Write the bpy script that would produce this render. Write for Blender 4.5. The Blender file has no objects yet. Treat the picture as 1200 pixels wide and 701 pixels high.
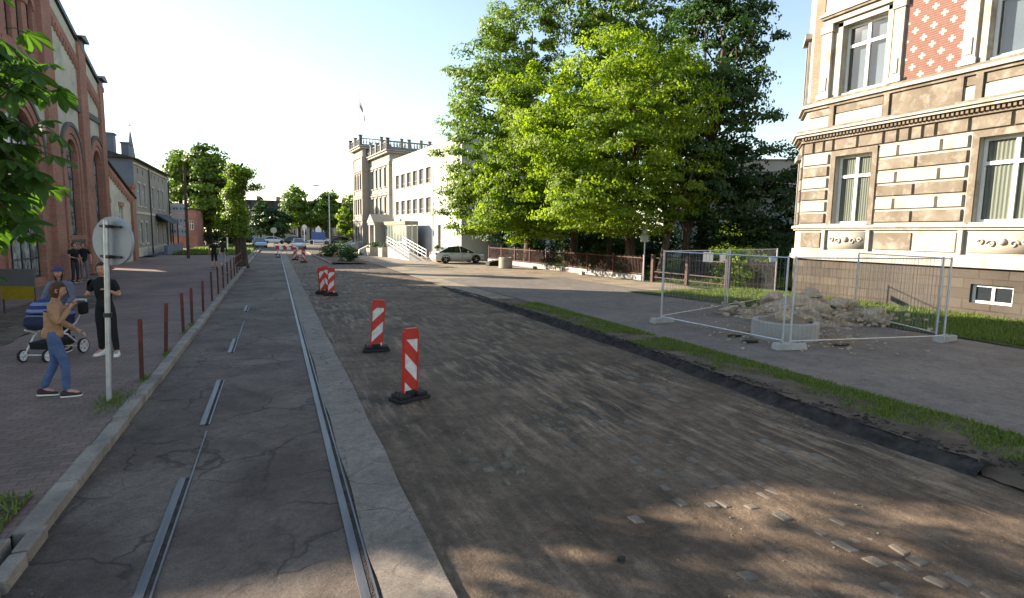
import bpy, math, random
import numpy as np
from mathutils import Vector, Matrix
random.seed(7); RNG = np.random.default_rng(11)
S = bpy.context.scene; COL = S.collection; R = math.radians; PI = math.pi

# ------------------------------------------------------------------ materials
def new_mat(name):
    m = bpy.data.materials.new(name); m.use_nodes = True
    nt = m.node_tree
    for n in list(nt.nodes): nt.nodes.remove(n)
    out = nt.nodes.new('ShaderNodeOutputMaterial')
    b = nt.nodes.new('ShaderNodeBsdfPrincipled')
    nt.links.new(b.outputs[0], out.inputs[0])
    return m, nt, b, out
class NT:
    def __init__(s, nt): s.nt = nt
    def n(s, t, **k):
        x = s.nt.nodes.new(t)
        for a, v in k.items(): setattr(x, a, v)
        return x
    def l(s, a, b): s.nt.links.new(a, b)
    def coord(s, scale=(1,1,1), rot=(0,0,0), kind='Object'):
        t = s.n('ShaderNodeTexCoord'); m = s.n('ShaderNodeMapping')
        m.inputs['Scale'].default_value = scale; m.inputs['Rotation'].default_value = rot
        s.l(t.outputs[kind], m.inputs[0]); return m.outputs[0]
    def noise(s, vec, scale, detail=5, rough=.6, dist=0):
        x = s.n('ShaderNodeTexNoise'); x.inputs['Scale'].default_value = scale
        x.inputs['Detail'].default_value = detail; x.inputs['Roughness'].default_value = rough
        x.inputs['Distortion'].default_value = dist
        s.l(vec, x.inputs['Vector']); return x.outputs['Fac']
    def ramp(s, fac, stops):
        x = s.n('ShaderNodeValToRGB'); e = x.color_ramp.elements
        while len(e) < len(stops): e.new(.5)
        for el, (p, c) in zip(e, stops):
            el.position = p; el.color = (*c, 1) if len(c) == 3 else c
        s.l(fac, x.inputs[0]); return x.outputs[0]
    def mix(s, fac, a, b, mode='MIX'):
        x = s.n('ShaderNodeMix', data_type='RGBA', blend_type=mode)
        for i, v in ((0, fac), (6, a), (7, b)):
            if isinstance(v, (int, float)): x.inputs[i].default_value = v
            elif isinstance(v, tuple): x.inputs[i].default_value = (*v, 1)
            else: s.l(v, x.inputs[i])
        return x.outputs[2]
    def math(s, op, a, b=0.0, c=None, clamp=False):
        x = s.n('ShaderNodeMath', operation=op); x.use_clamp = clamp
        for i, v in ((0, a), (1, b), (2, c)):
            if v is None: continue
            if isinstance(v, (int, float)): x.inputs[i].default_value = v
            else: s.l(v, x.inputs[i])
        return x.outputs[0]
    def bump(s, h, strength, dist, b):
        x = s.n('ShaderNodeBump'); x.inputs['Strength'].default_value = strength
        x.inputs['Distance'].default_value = dist
        s.l(h, x.inputs['Height']); s.l(x.outputs[0], b.inputs['Normal'])
G0, G1 = (0,0,0), (1,1,1)
def surf(name, c1, c2, scale=2., rough=.85, bump=.3, dist=.02, stretch=(1,1,1), fine=40., lo=.35, hi=.65,
         stain=None, stain_scale=.6, metal=0., finemix=.35, spec=.3):
    m, nt, b, out = new_mat(name); N = NT(nt)
    v = N.coord(stretch); v0 = N.coord()
    col = N.ramp(N.noise(v, scale, 6, .6), [(lo, c1), (hi, c2)])
    f = N.noise(v0, fine, 3, .7)
    col = N.mix(finemix, col, N.ramp(f, [(.3, (.45,)*3), (.7, (1.,)*3)]), 'MULTIPLY')
    if stain:
        k = N.ramp(N.noise(v0, stain_scale, 5, .65, .4), [(.5, G0), (.68, G1)])
        col = N.mix(k, col, stain)
    N.l(col, b.inputs['Base Color'])
    b.inputs['Roughness'].default_value = rough; b.inputs['Metallic'].default_value = metal
    b.inputs['Specular IOR Level'].default_value = spec
    if bump: N.bump(f, bump, dist, b)
    return m
def flat(name, c, rough=.6, metal=0., var=.12, spec=.4, coat=0):
    m, nt, b, out = new_mat(name); N = NT(nt)
    f = N.noise(N.coord(), 9, 4, .6)
    col = N.mix(1.0, (c[0], c[1], c[2]), N.ramp(f, [(.3, (1-var*2,)*3), (.7, (1.,)*3)]), 'MULTIPLY')
    N.l(col, b.inputs['Base Color'])
    b.inputs['Roughness'].default_value = rough; b.inputs['Metallic'].default_value = metal
    b.inputs['Specular IOR Level'].default_value = spec; b.inputs['Coat Weight'].default_value = coat
    return m
def wallcoord(N, sx=1., sz=1.):
    t = N.n('ShaderNodeTexCoord'); sp = N.n('ShaderNodeSeparateXYZ'); N.l(t.outputs['Object'], sp.inputs[0])
    u = N.math('ADD', sp.outputs[0], sp.outputs[1])
    cb = N.n('ShaderNodeCombineXYZ'); N.l(N.math('MULTIPLY', u, sx), cb.inputs[0]); N.l(N.math('MULTIPLY', sp.outputs[2], sz), cb.inputs[1])
    return cb.outputs[0], t.outputs['Object']
def brick_mat(name, c1, c2, mortar, bw=.25, bh=.075, mort=.012, ground=False, stain=None, bump=.4, stainf=.7, rough=.9):
    m, nt, b, out = new_mat(name); N = NT(nt)
    if ground:
        t = N.n('ShaderNodeTexCoord'); vec = t.outputs['Object']; v0 = vec
    else: vec, v0 = wallcoord(N)
    br = N.n('ShaderNodeTexBrick'); N.l(vec, br.inputs['Vector'])
    br.inputs['Scale'].default_value = 1; br.inputs['Brick Width'].default_value = bw
    br.inputs['Row Height'].default_value = bh; br.inputs['Mortar Size'].default_value = mort
    br.inputs['Color1'].default_value = (*c1, 1); br.inputs['Color2'].default_value = (*c2, 1)
    br.inputs['Mortar'].default_value = (*mortar, 1); br.inputs['Bias'].default_value = 0
    k = N.noise(v0, .7, 6, .65, .3)
    col = N.mix(.8, br.outputs[0], N.ramp(k, [(.3, (.62,.6,.6)), (.7, (1.1,1.08,1.05))]), 'MULTIPLY')
    fk = N.noise(v0, 14, 4, .7)
    col = N.mix(.5, col, N.ramp(fk, [(.3, (.6,)*3), (.7, (1.1,)*3)]), 'MULTIPLY')
    if stain:
        col = N.mix(N.math('MULTIPLY', N.ramp(N.noise(v0, .35, 5, .6, .5), [(.48, G0), (.66, G1)]), stainf), col, stain)
    N.l(col, b.inputs['Base Color']); b.inputs['Roughness'].default_value = rough
    b.inputs['Specular IOR Level'].default_value = .2
    h = N.math('ADD', N.math('MULTIPLY', br.outputs['Fac'], -1.0), N.math('MULTIPLY', fk, .6))
    N.bump(h, bump, .01, b)
    return m
def leaf_mat(name, ca, cb, trans=(.3,.5,.05), tw=.35, rough=.5):
    m, nt, b, out = new_mat(name); N = NT(nt)
    a = N.n('ShaderNodeAttribute', attribute_name='tone')
    col = N.ramp(a.outputs['Fac'], [(0., ca), (1., cb)])
    N.l(col, b.inputs['Base Color']); b.inputs['Roughness'].default_value = rough
    b.inputs['Specular IOR Level'].default_value = .25
    tr = N.n('ShaderNodeBsdfTranslucent')
    N.l(N.mix(1., col, trans, 'MULTIPLY'), tr.inputs[0])
    mx = N.n('ShaderNodeMixShader'); mx.inputs[0].default_value = tw
    N.l(b.outputs[0], mx.inputs[1]); N.l(tr.outputs[0], mx.inputs[2]); N.l(mx.outputs[0], out.inputs[0])
    return m
def glass_mat(name, c=(.02,.025,.03), rough=.06, spec=.8, wav=.15):
    m, nt, b, out = new_mat(name); N = NT(nt)
    b.inputs['Base Color'].default_value = (*c, 1); b.inputs['Roughness'].default_value = rough
    b.inputs['Specular IOR Level'].default_value = spec; b.inputs['IOR'].default_value = 1.6
    N.bump(N.noise(N.coord(), 1.3, 2, .5), wav, .05, b)
    return m
def clear_glass(name):
    m, nt, b, out = new_mat(name); N = NT(nt)
    gl = N.n('ShaderNodeBsdfGlossy'); gl.inputs['Roughness'].default_value = .03
    tr = N.n('ShaderNodeBsdfTransparent'); tr.inputs[0].default_value = (.8,.84,.84,1)
    fr = N.n('ShaderNodeLayerWeight'); fr.inputs[0].default_value = .5
    N.bump(N.noise(N.coord(), 1.1, 2, .5), .12, .05, b)
    mx = N.n('ShaderNodeMixShader'); N.l(N.math('ADD', N.math('MULTIPLY', N.math('POWER', fr.outputs['Facing'], 3.), .75), .07), mx.inputs[0]); N.l(tr.outputs[0], mx.inputs[1]); N.l(gl.outputs[0], mx.inputs[2])
    N.l(mx.outputs[0], out.inputs[0]); return m

M = {}
M['brick'] = brick_mat('red brick', (.40,.16,.11), (.50,.22,.155), (.34,.26,.21), stain=(.28,.135,.10))
M['cream'] = surf('cream render', (.50,.47,.38), (.60,.56,.46), .5, .9, .2, .01, stain=(.33,.31,.26), stain_scale=.8)
M['hoodstone'] = surf('dark hood stone', (.10,.095,.085), (.16,.15,.135), 1.5)
M['greyrender'] = surf('grey house render', (.22,.22,.22), (.30,.295,.28), .6, .95, .2, .01, stain=(.2,.2,.2))
M['bluegrey'] = surf('blue grey render', (.13,.15,.18), (.18,.20,.235), .5, .95, .2, .01)
M['palerender'] = surf('pale render', (.25,.235,.205), (.31,.295,.26), .5, .9, .2, .01)
M['rooftile'] = brick_mat('dark roof tiles', (.05,.045,.045), (.075,.065,.06), (.03,.03,.03), .3, .3, .02)
M['darkmetal'] = flat('dark metal', (.05,.05,.055), .5, .6)
M['rust'] = surf('rusty red brown paint', (.065,.022,.02), (.10,.035,.028), 5, .6, .2, .003, stain=(.05,.03,.022), stain_scale=4)
M['fencered'] = surf('faded brown red fence paint', (.055,.03,.025), (.09,.05,.042), 4, .7, .2, .003)
M['galv'] = surf('galvanised steel', (.42,.45,.49), (.56,.58,.60), 8, .4, .1, .002, metal=.6, finemix=.15)
M['dullred'] = flat('dull red paint', (.15,.028,.026), .6)
M['wire'] = flat('dull fence wire', (.25,.26,.28), .6, .4)
M['concrete'] = surf('pale concrete', (.34,.33,.31), (.46,.44,.41), 3, .9, .4, .01, stain=(.25,.23,.21), stain_scale=2)
M['kerb'] = surf('kerb concrete', (.22,.19,.16), (.34,.30,.255), 2.5, .9, .5, .01, stain=(.13,.12,.11), stain_scale=1.6)
M['white'] = surf('white paint', (.74,.74,.72), (.80,.80,.78), 1., .5, .05, .002, finemix=.06)
M['whitewall'] = surf('white facade plaster', (.44,.43,.41), (.52,.51,.48), .25, .9, .08, .004, finemix=.1, stain=(.36,.35,.32), stain_scale=.35)
M['whitestone'] = surf('white painted stone', (.32,.30,.26), (.42,.40,.355), 1.3, .9, .35, .008, stain=(.25,.21,.16), stain_scale=1.3)
M['sandstone'] = surf('weathered brown sandstone', (.135,.108,.08), (.20,.168,.13), 1.6, .95, .6, .015, stain=(.26,.23,.19), stain_scale=2.4)
M['stonedark'] = surf('grimy stone', (.12,.095,.07), (.21,.165,.12), 1.2, .95, .5, .015)
M['beige'] = surf('beige stone', (.30,.275,.24), (.38,.35,.31), .5, .9, .3, .01, stain=(.38,.32,.25))
M['pinkstone'] = surf('pinkish stone', (.34,.305,.265), (.41,.37,.32), .4, .9, .3, .01)
M['bark'] = surf('bark', (.045,.032,.024), (.11,.085,.065), 3, .95, .9, .03, stretch=(3,3,.6), fine=18)
M['glass'] = glass_mat('dark window glass')
M['skyglass'] = surf('sky painted leaded glass', (.10,.14,.15), (.42,.46,.47), 2.2, .15, .6, .02, stretch=(1.5,1.5,.8), lo=.42, hi=.6, fine=7, spec=.8)  # pale mottling is painted: stands in for bright sky in the panes
M['paleglass'] = glass_mat('pale reflecting glass', (.13,.13,.115), .12, .8)
M['clear'] = clear_glass('clear window glass')
M['darkroom'] = flat('dim interior', (.05,.045,.04), .9)
M['curtain'] = surf('pale curtain', (.22,.22,.18), (.28,.28,.235), 2, .95, .3, .02, stretch=(9,9,.1), finemix=.1)
M['leaf_maple'] = leaf_mat('fresh maple leaves', (.075,.13,.010), (.20,.27,.022), (1.8,1.9,.7), .52)
M['leaf_dark'] = leaf_mat('dark leaves', (.018,.045,.012), (.05,.10,.02), (1.2,1.5,.6), .25)
M['leaf_mid'] = leaf_mat('mid green leaves', (.06,.11,.013), (.16,.23,.026), (1.3,1.5,.6), .35)
M['leaf_chestnut'] = leaf_mat('chestnut leaves', (.035,.085,.02), (.09,.16,.03), (1.3,1.6,.6), .4)
M['leaf_ivy'] = leaf_mat('ivy leaves', (.07,.13,.012), (.26,.35,.035), (1.2,1.4,.5), .35)
M['grass'] = leaf_mat('grass blades', (.07,.11,.02), (.18,.23,.055), (1.3,1.4,.6), .35)
M['red'] = flat('signal red', (.52,.03,.02), .45, var=.1)
M['reflwhite'] = flat('reflective white', (.74,.75,.76), .4, var=.05)
M['rubber'] = flat('black rubber', (.018,.018,.018), .8)
M['black'] = flat('black cloth', (.012,.012,.014), .9)
M['skin'] = flat('skin', (.50,.27,.19), .55, var=.05)
M['hair'] = flat('brown hair', (.10,.045,.02), .7, var=.3)
M['hairdark'] = flat('dark hair', (.02,.014,.01), .7, var=.3)

# ------------------------------------------------------------------ objects
def tag(o, label=None, cat=None, group=None, kind=None):
    if label: o['label'] = label
    if cat: o['category'] = cat
    if group: o['group'] = group
    if kind: o['kind'] = kind
    return o
def empty(name, loc, rz=0, label=None, cat=None, group=None):
    o = bpy.data.objects.new(name, None); COL.objects.link(o); o.empty_display_size = .2
    o.location = loc; o.rotation_euler = (0, 0, rz)
    return tag(o, label, cat, group)
def link(name, me, mats, parent=None, loc=None, rot=None):
    if not isinstance(mats, (list, tuple)): mats = [mats]
    if not me.materials:
        for m in mats: me.materials.append(m)
    o = bpy.data.objects.new(name, me); COL.objects.link(o)
    if parent: o.parent = parent
    if loc: o.location = loc
    if rot: o.rotation_euler = rot
    return o
class MB:
    def __init__(s): s.v = []; s.f = []; s.m = []
    def add(s, vs, fs, mi=0):
        k = len(s.v); s.v += [tuple(p) for p in vs]
        s.f += [tuple(i+k for i in f) for f in fs]; s.m += [mi]*len(fs); return s
    def box(s, x0, x1, y0, y1, z0, z1, mi=0):
        v = [(x,y,z) for x in (x0,x1) for y in (y0,y1) for z in (z0,z1)]
        return s.add(v, [(0,1,3,2),(4,6,7,5),(0,4,5,1),(2,3,7,6),(0,2,6,4),(1,5,7,3)], mi)
    def obox(s, c, size, ax=(1,0,0), ay=(0,1,0), az=(0,0,1), mi=0, taper=1.):
        c = Vector(c); ax = Vector(ax).normalized(); ay = Vector(ay).normalized(); az = Vector(az).normalized()
        v = []
        for i in (-.5,.5):
            for j in (-.5,.5):
                for k in (-.5,.5):
                    t = taper if k > 0 else 1
                    v.append(c + ax*i*size[0]*t + ay*j*size[1]*t + az*k*size[2])
        return s.add(v, [(0,1,3,2),(4,6,7,5),(0,4,5,1),(2,3,7,6),(0,2,6,4),(1,5,7,3)], mi)
    def tube(s, pts, rad, n=8, mi=0, cap=True, sq=1.):
        pts = [Vector(p) for p in pts]
        if not isinstance(rad, (list, tuple)): rad = [rad]*len(pts)
        k = len(s.v); d0 = None; up = None
        for i, p in enumerate(pts):
            d = (pts[min(i+1, len(pts)-1)] - pts[max(i-1, 0)]).normalized()
            if up is None:
                up = Vector((0,0,1)) if abs(d.z) < .9 else Vector((1,0,0))
            a = d.cross(up).normalized(); bb = a.cross(d).normalized(); up = bb
            for j in range(n):
                t = 2*PI*j/n
                s.v.append(tuple(p + a*math.cos(t)*rad[i] + bb*math.sin(t)*rad[i]*sq))
        for i in range(len(pts)-1):
            for j in range(n):
                j2 = (j+1) % n
                s.f.append((k+i*n+j, k+i*n+j2, k+(i+1)*n+j2, k+(i+1)*n+j)); s.m.append(mi)
        if cap:
            s.f.append(tuple(k+j for j in range(n))[::-1]); s.m.append(mi)
            s.f.append(tuple(k+(len(pts)-1)*n+j for j in range(n))); s.m.append(mi)
        return s
    def lathe(s, prof, c=(0,0,0), n=24, mi=0, axis='z', close=True):
        k = len(s.v)
        for (r, z) in prof:
            for j in range(n):
                t = 2*PI*j/n; a, b = r*math.cos(t), r*math.sin(t)
                p = {'z': (a,b,z), 'y': (a,z,b), 'x': (z,a,b)}[axis]
                s.v.append((p[0]+c[0], p[1]+c[1], p[2]+c[2]))
        for i in range(len(prof)-1):
            for j in range(n):
                j2 = (j+1) % n
                s.f.append((k+i*n+j, k+i*n+j2, k+(i+1)*n+j2, k+(i+1)*n+j)); s.m.append(mi)
        if close:
            s.f.append(tuple(k+j for j in range(n))); s.m.append(mi)
            s.f.append(tuple(k+(len(prof)-1)*n+j for j in range(n))); s.m.append(mi)
        return s
    def prism(s, poly, y0, y1, mi=0, plane='xz'):
        n = len(poly); 
        if plane == 'xz': v = [(a,y0,b) for a,b in poly]+[(a,y1,b) for a,b in poly]
        elif plane == 'xy': v = [(a,b,y0) for a,b in poly]+[(a,b,y1) for a,b in poly]
        else: v = [(y0,a,b) for a,b in poly]+[(y1,a,b) for a,b in poly]
        return s.add(v, [tuple(range(n)), tuple(range(2*n-1, n-1, -1))]+[(i,(i+1)%n,n+(i+1)%n,n+i) for i in range(n)], mi)
    def ring(s, cx, cz, r0, r1, y0, y1, a0=0, a1=PI, n=16, mi=0):
        for i in range(n):
            t0 = a0+(a1-a0)*i/n; t1 = a0+(a1-a0)*(i+1)/n
            q = [(cx+r*math.cos(t), cz+r*math.sin(t)) for r, t in ((r0,t0),(r1,t0),(r1,t1),(r0,t1))]
            s.prism(q, y0, y1, mi)
        return s
    def build(s, name, mats, parent=None, smooth=False, loc=None, rot=None, bevel=0, fix=True):
        me = bpy.data.meshes.new(name); me.from_pydata(s.v, [], s.f)
        if not isinstance(mats, (list, tuple)): mats = [mats]
        for m in mats: me.materials.append(m)
        if len(mats) > 1: me.polygons.foreach_set('material_index', s.m)
        if smooth: me.polygons.foreach_set('use_smooth', [True]*len(s.f))
        if fix:
            import bmesh
            bm = bmesh.new(); bm.from_mesh(me)
            bmesh.ops.recalc_face_normals(bm, faces=bm.faces); bm.to_mesh(me); bm.free()
        me.update()
        o = link(name, me, mats, parent, loc, rot)
        if bevel:
            b = o.modifiers.new('bevel', 'BEVEL'); b.width = bevel; b.segments = 2; b.limit_method = 'ANGLE'
        return o
def copy_tree(o, parent=None):
    c = o.copy(); COL.objects.link(c); c.parent = parent
    for ch in [x for x in o.children]: copy_tree(ch, c)
    return c
def children(o): return list(o.children)

# facade with openings, in local x / z, face at y, outward -y
def facade(mb, x0, x1, z0, z1, ops=(), depth=.25, y=0., mi=0, rmi=None, seg=10):
    rmi = mi if rmi is None else rmi
    xs = sorted({x0, x1} | {v for o in ops for v in (o[0], o[1])}); zs = sorted({z0, z1} | {v for o in ops for v in (o[2], o[3])})
    for i in range(len(xs)-1):
        for j in range(len(zs)-1):
            a, b, c, d = xs[i], xs[i+1], zs[j], zs[j+1]
            mx, mz = (a+b)/2, (c+d)/2
            if any(o[0] < mx < o[1] and o[2] < mz < o[3] for o in ops): continue
            mb.add([(a,y,c),(b,y,c),(b,y,d),(a,y,d)], [(0,1,2,3)], mi)
    for o in ops:
        a, b, c, d = o[:4]; arch = len(o) > 4 and o[4]
        e = d
        if arch:
            r = (b-a)/2; cx = (a+b)/2; e = d-r
            P = [(cx-r*math.cos(PI*k/seg), e+r*math.sin(PI*k/seg)) for k in range(seg+1)]
            for k in range(seg):
                p, q = P[k], P[k+1]
                mb.add([(p[0],y,p[1]),(q[0],y,q[1]),(q[0],y,d),(p[0],y,d)], [(0,1,2,3)], mi)
                mb.add([(p[0],y,p[1]),(q[0],y,q[1]),(q[0],y+depth,q[1]),(p[0],y+depth,p[1])], [(0,1,2,3)], rmi)
        else: mb.add([(a,y,d),(b,y,d),(b,y+depth,d),(a,y+depth,d)], [(0,1,2,3)], rmi)
        mb.add([(a,y,c),(a,y,e),(a,y+depth,e),(a,y+depth,c)], [(0,1,2,3)], rmi)
        mb.add([(b,y,c),(b,y,e),(b,y+depth,e),(b,y+depth,c)], [(0,1,2,3)], rmi)
        mb.add([(a,y,c),(b,y,c),(b,y+depth,c),(a,y+depth,c)], [(0,1,2,3)], rmi)
    return mb
def window(parent, x0, x1, z0, z1, y, frame, pane, arch=False, fw=.07, mull=(.5,), trans=(.68,), name='window', bar=.04, sill=None):
    mb = MB(); t = .06
    r = (x1-x0)/2; cx = (x0+x1)/2; top = z1-r if arch else z1
    mb.box(x0, x0+fw, y-t, y, z0, top); mb.box(x1-fw, x1, y-t, y, z0, top); mb.box(x0+fw, x1-fw, y-t, y, z0, z0+fw)
    if arch: mb.ring(cx, top, r-fw, r, y-t, y, n=12)
    else: mb.box(x0+fw, x1-fw, y-t, y, z1-fw, z1)
    for u in mull:
        xx = x0+(x1-x0)*u; zt = z1-fw
        if arch: zt = top+math.sqrt(max(0, (r-fw)**2-(xx-cx)**2))
        mb.box(xx-bar, xx+bar, y-t-.012, y-.004, z0+fw, zt)
    for w in trans:
        zz = z0+(z1-z0)*w; xa, xb = x0+fw, x1-fw
        if arch and zz > top:
            h = math.sqrt(max(0, (r-fw)**2-(zz-top)**2)); xa, xb = cx-h, cx+h
        mb.box(xa, xb, y-t-.008, y-.006, zz-bar, zz+bar)
    w = mb.build(name, frame, parent)
    pm = MB()
    if arch:
        P = [(x0+.01, z0+.01), (x1-.01, z0+.01)]+[(cx+(r-.01)*math.cos(PI*k/12), top+(r-.01)*math.sin(PI*k/12)) for k in range(13)]
        pm.prism(P, y-.03, y-.02)
    elif pane == M['clear']: pm.add([(x0+.01,y-.025,z0+.01),(x1-.01,y-.025,z0+.01),(x1-.01,y-.025,z1-.01),(x0+.01,y-.025,z1-.01)], [(0,1,2,3)])
    else: pm.box(x0+.01, x1-.01, y-.03, y-.02, z0+.01, z1-.01)
    pm.build('pane', pane, w)
    return w
def course(mb, path, out, z0, z1, mi=0, closed=False):
    """moulding swept along a plan path; the wall's outside is on the right-hand side of the path"""
    pts = [Vector((p[0], p[1])) for p in path]; n = len(pts); off = []
    for i in range(n):
        ds = []
        if i > 0: ds.append((pts[i]-pts[i-1]).normalized())
        if i < n-1: ds.append((pts[i+1]-pts[i]).normalized())
        ns = [Vector((d.y, -d.x)) for d in ds]
        if len(ns) == 1: o = ns[0]*out
        else:
            b = (ns[0]+ns[1]).normalized(); o = b*out/max(.3, b.dot(ns[0]))
        off.append(pts[i]+o)
    for i in range(n-1):
        a, b, c, d = pts[i], pts[i+1], off[i+1], off[i]
        mb.prism([tuple(a), tuple(b), tuple(c), tuple(d)], z0, z1, mi, 'xy')
    return mb

# ------------------------------------------------------------------ leaves
def leaf_mesh(name, P, Nn, size, mat, parent=None, tone=None, aspect=.75, fold=.18, rng=RNG):
    n = len(P); P = np.asarray(P); Nn = Nn/np.linalg.norm(Nn, axis=1, keepdims=True)
    sz = size*rng.uniform(.6, 1.25, (n,1))
    t = rng.normal(size=(n,3)); t -= (t*Nn).sum(1, keepdims=True)*Nn; t /= np.linalg.norm(t, axis=1, keepdims=True)
    b = np.cross(Nn, t)
    v = np.empty((n,4,3)); v[:,0] = P-t*sz*.5; v[:,2] = P+t*sz*.5
    v[:,1] = P+b*sz*aspect*.5+Nn*sz*fold; v[:,3] = P-b*sz*aspect*.5+Nn*sz*fold
    me = bpy.data.meshes.new(name); me.vertices.add(n*4); me.vertices.foreach_set('co', v.reshape(-1))
    me.loops.add(n*4); me.loops.foreach_set('vertex_index', np.arange(n*4, dtype=np.int32))
    me.polygons.add(n); me.polygons.foreach_set('loop_start', np.arange(0, n*4, 4, dtype=np.int32))
    me.update(calc_edges=True)
    at = me.attributes.new('tone', 'FLOAT', 'FACE')
    if tone is None: tone = rng.uniform(0, 1, n)
    at.data.foreach_set('value', np.clip(tone, 0, 1).astype(np.float32))
    return link(name, me, mat, parent)
def crown(lobes, n_clumps, per, rc, size, mat, parent, rng, name='crown', shell=.62, flat_=.5, up=.9, drop=.0, tone0=.5, sil=0):
    vol = np.array([l[3]*l[4]*l[5] for l in lobes])**(2/3); pr = vol/vol.sum()
    idx = rng.choice(len(lobes), n_clumps, p=pr); L = np.array(lobes)[idx]
    d = rng.normal(size=(n_clumps,3)); d /= np.linalg.norm(d, axis=1, keepdims=True)
    rr = rng.uniform(shell, 1.05, (n_clumps,1))
    C = L[:,:3]+d*rr*L[:,3:6]
    C += rng.normal(size=C.shape)*.12*rc
    rad = rc*rng.uniform(.55, 1.35, n_clumps)
    k = np.repeat(np.arange(n_clumps), per); m = len(k)
    q = rng.normal(size=(m,3)); q /= np.linalg.norm(q, axis=1, keepdims=True)
    q *= rng.uniform(.25, 1.05, (m,1))**.6
    q[:,2] = np.where(q[:,2] < 0, q[:,2]*.45, q[:,2])*flat_
    q[:,2] -= .35*(q[:,0]**2+q[:,1]**2)*(.5+drop)
    P = C[k]+q*rad[k][:,None]
    N = q*.9+d[k]*.75+np.array([0,0,up*.35])+rng.normal(size=(m,3))*.5
    ct = rng.normal(0, .22, n_clumps)
    tone = tone0+ct[k]+rng.normal(0, .16, m)+.18*q[:,2]
    return leaf_mesh(name, P, N, size, mat, parent, tone, rng=rng), C
def trunk_mesh(parent, pts, rads, C, nb, rng, mat=None, n=9, br=.1, base=(0,0,0)):
    mb = MB()
    # root flare
    p0 = Vector(pts[0]); mb.tube([p0+Vector((0,0,-.15)), p0+Vector((0,0,.12))]+[Vector(p) for p in pts[1:]], [rads[0]*1.45, rads[0]*1.12]+list(rads[1:]), n)
    P = [Vector(p) for p in pts]
    for i in range(nb):
        c = Vector(C[rng.integers(len(C))])
        t = rng.uniform(.35, 1.); j = min(int(t*(len(P)-1)), len(P)-2); a = P[j].lerp(P[j+1], rng.uniform())
        if c.z < a.z+.2: a = P[max(1, j-1)]
        mid = a.lerp(c, .5)+Vector((0,0,.12*(c-a).length))+Vector(rng.normal(size=3))*.08*(c-a).length
        r = min(br*rng.uniform(.6,1.2), rads[min(j, len(rads)-1)]*.8)
        mb.tube([a, a.lerp(mid,.5), mid, mid.lerp(c,.55), c], [r, r*.8, r*.6, r*.38, r*.12], 6, cap=False)
    return mb.build('trunk', mat or M['bark'], parent, smooth=True, fix=False)
# ------------------------------------------------------------------ ground materials
from mathutils import noise as mnoise
def fbm(x, y, s=1., o=4, seed=0.): return mnoise.fractal(Vector((x*s+seed, y*s+seed*1.7, seed)), 1., 2., o)
def asphalt_mat(name, c1, c2, patch, crack=True, streak=0., cr_scale=1.1, strk=(2.2,.18,1), dust_light=(.2,.17,.13), bump=.5, cx=None):
    m, nt, b, out = new_mat(name); N = NT(nt)
    v = N.coord()
    col = N.ramp(N.noise(v, .9, 7, .65, .3), [(.32, c1), (.66, c2)])
    pk = N.ramp(N.noise(v, .33, 4, .5, .6), [(.52, G0), (.6, G1)])
    col = N.mix(N.math('MULTIPLY', pk, .7), col, patch)
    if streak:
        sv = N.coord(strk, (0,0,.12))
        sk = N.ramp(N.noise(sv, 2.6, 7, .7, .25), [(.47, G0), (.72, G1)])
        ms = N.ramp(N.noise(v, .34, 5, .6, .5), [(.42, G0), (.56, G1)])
        col = N.mix(N.math('MULTIPLY', N.math('MULTIPLY', sk, ms), streak), col, dust_light)
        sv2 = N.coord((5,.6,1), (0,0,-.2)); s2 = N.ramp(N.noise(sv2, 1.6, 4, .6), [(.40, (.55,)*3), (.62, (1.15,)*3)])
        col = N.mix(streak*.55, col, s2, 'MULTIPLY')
    fine = N.noise(v, 60, 3, .8); mid = N.noise(v, 16, 4, .7)
    col = N.mix(.65, col, N.ramp(fine, [(.3, (.45,)*3), (.5, (.95,)*3), (.75, (1.5,)*3)]), 'MULTIPLY')
    col = N.mix(.5, col, N.ramp(mid, [(.3, (.6,)*3), (.7, (1.25,)*3)]), 'MULTIPLY')
    bl = N.noise(v, 4.5, 6, .75, .8); col = N.mix(.6, col, N.ramp(bl, [(.34, (.55,)*3), (.5, (1.,)*3), (.7, (1.35,)*3)]), 'MULTIPLY')
    h = N.math('ADD', N.math('MULTIPLY', fine, .5), N.math('MULTIPLY', mid, 1.0))
    if crack:
        dv = N.n('ShaderNodeVectorMath', operation='ADD')
        nz = N.n('ShaderNodeTexNoise'); nz.inputs['Scale'].default_value = 2.2; nz.inputs['Detail'].default_value = 6
        N.l(v, nz.inputs['Vector']); sc = N.n('ShaderNodeVectorMath', operation='SCALE'); sc.inputs['Scale'].default_value = .55
        N.l(nz.outputs['Color'], sc.inputs[0]); N.l(v, dv.inputs[0]); N.l(sc.outputs[0], dv.inputs[1])
        vo = N.n('ShaderNodeTexVoronoi', feature='DISTANCE_TO_EDGE'); vo.inputs['Scale'].default_value = cr_scale
        N.l(dv.outputs[0], vo.inputs['Vector'])
        ln = N.ramp(vo.outputs['Distance'], [(.0, G1), (.03, G0)])
        mk = N.ramp(N.noise(v, .55, 3, .5), [(.44, G0), (.54, G1)])
        k = N.math('MULTIPLY', ln, mk)
        col = N.mix(N.math('MULTIPLY', k, .75), col, (.018,.017,.016))
        h = N.math('SUBTRACT', h, N.math('MULTIPLY', k, 1.5))
    N.l(col, b.inputs['Base Color']); b.inputs['Roughness'].default_value = .82
    b.inputs['Specular IOR Level'].default_value = .3
    N.bump(h, bump, .012, b)
    return m
M['asphalt'] = asphalt_mat('worn tram lane asphalt', (.064,.046,.037), (.142,.108,.088), (.18,.146,.118))
M['strip'] = asphalt_mat('smooth grey road strip', (.17,.143,.118), (.245,.208,.172), (.20,.168,.138), crack=True, cr_scale=1.7, bump=.15)
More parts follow.
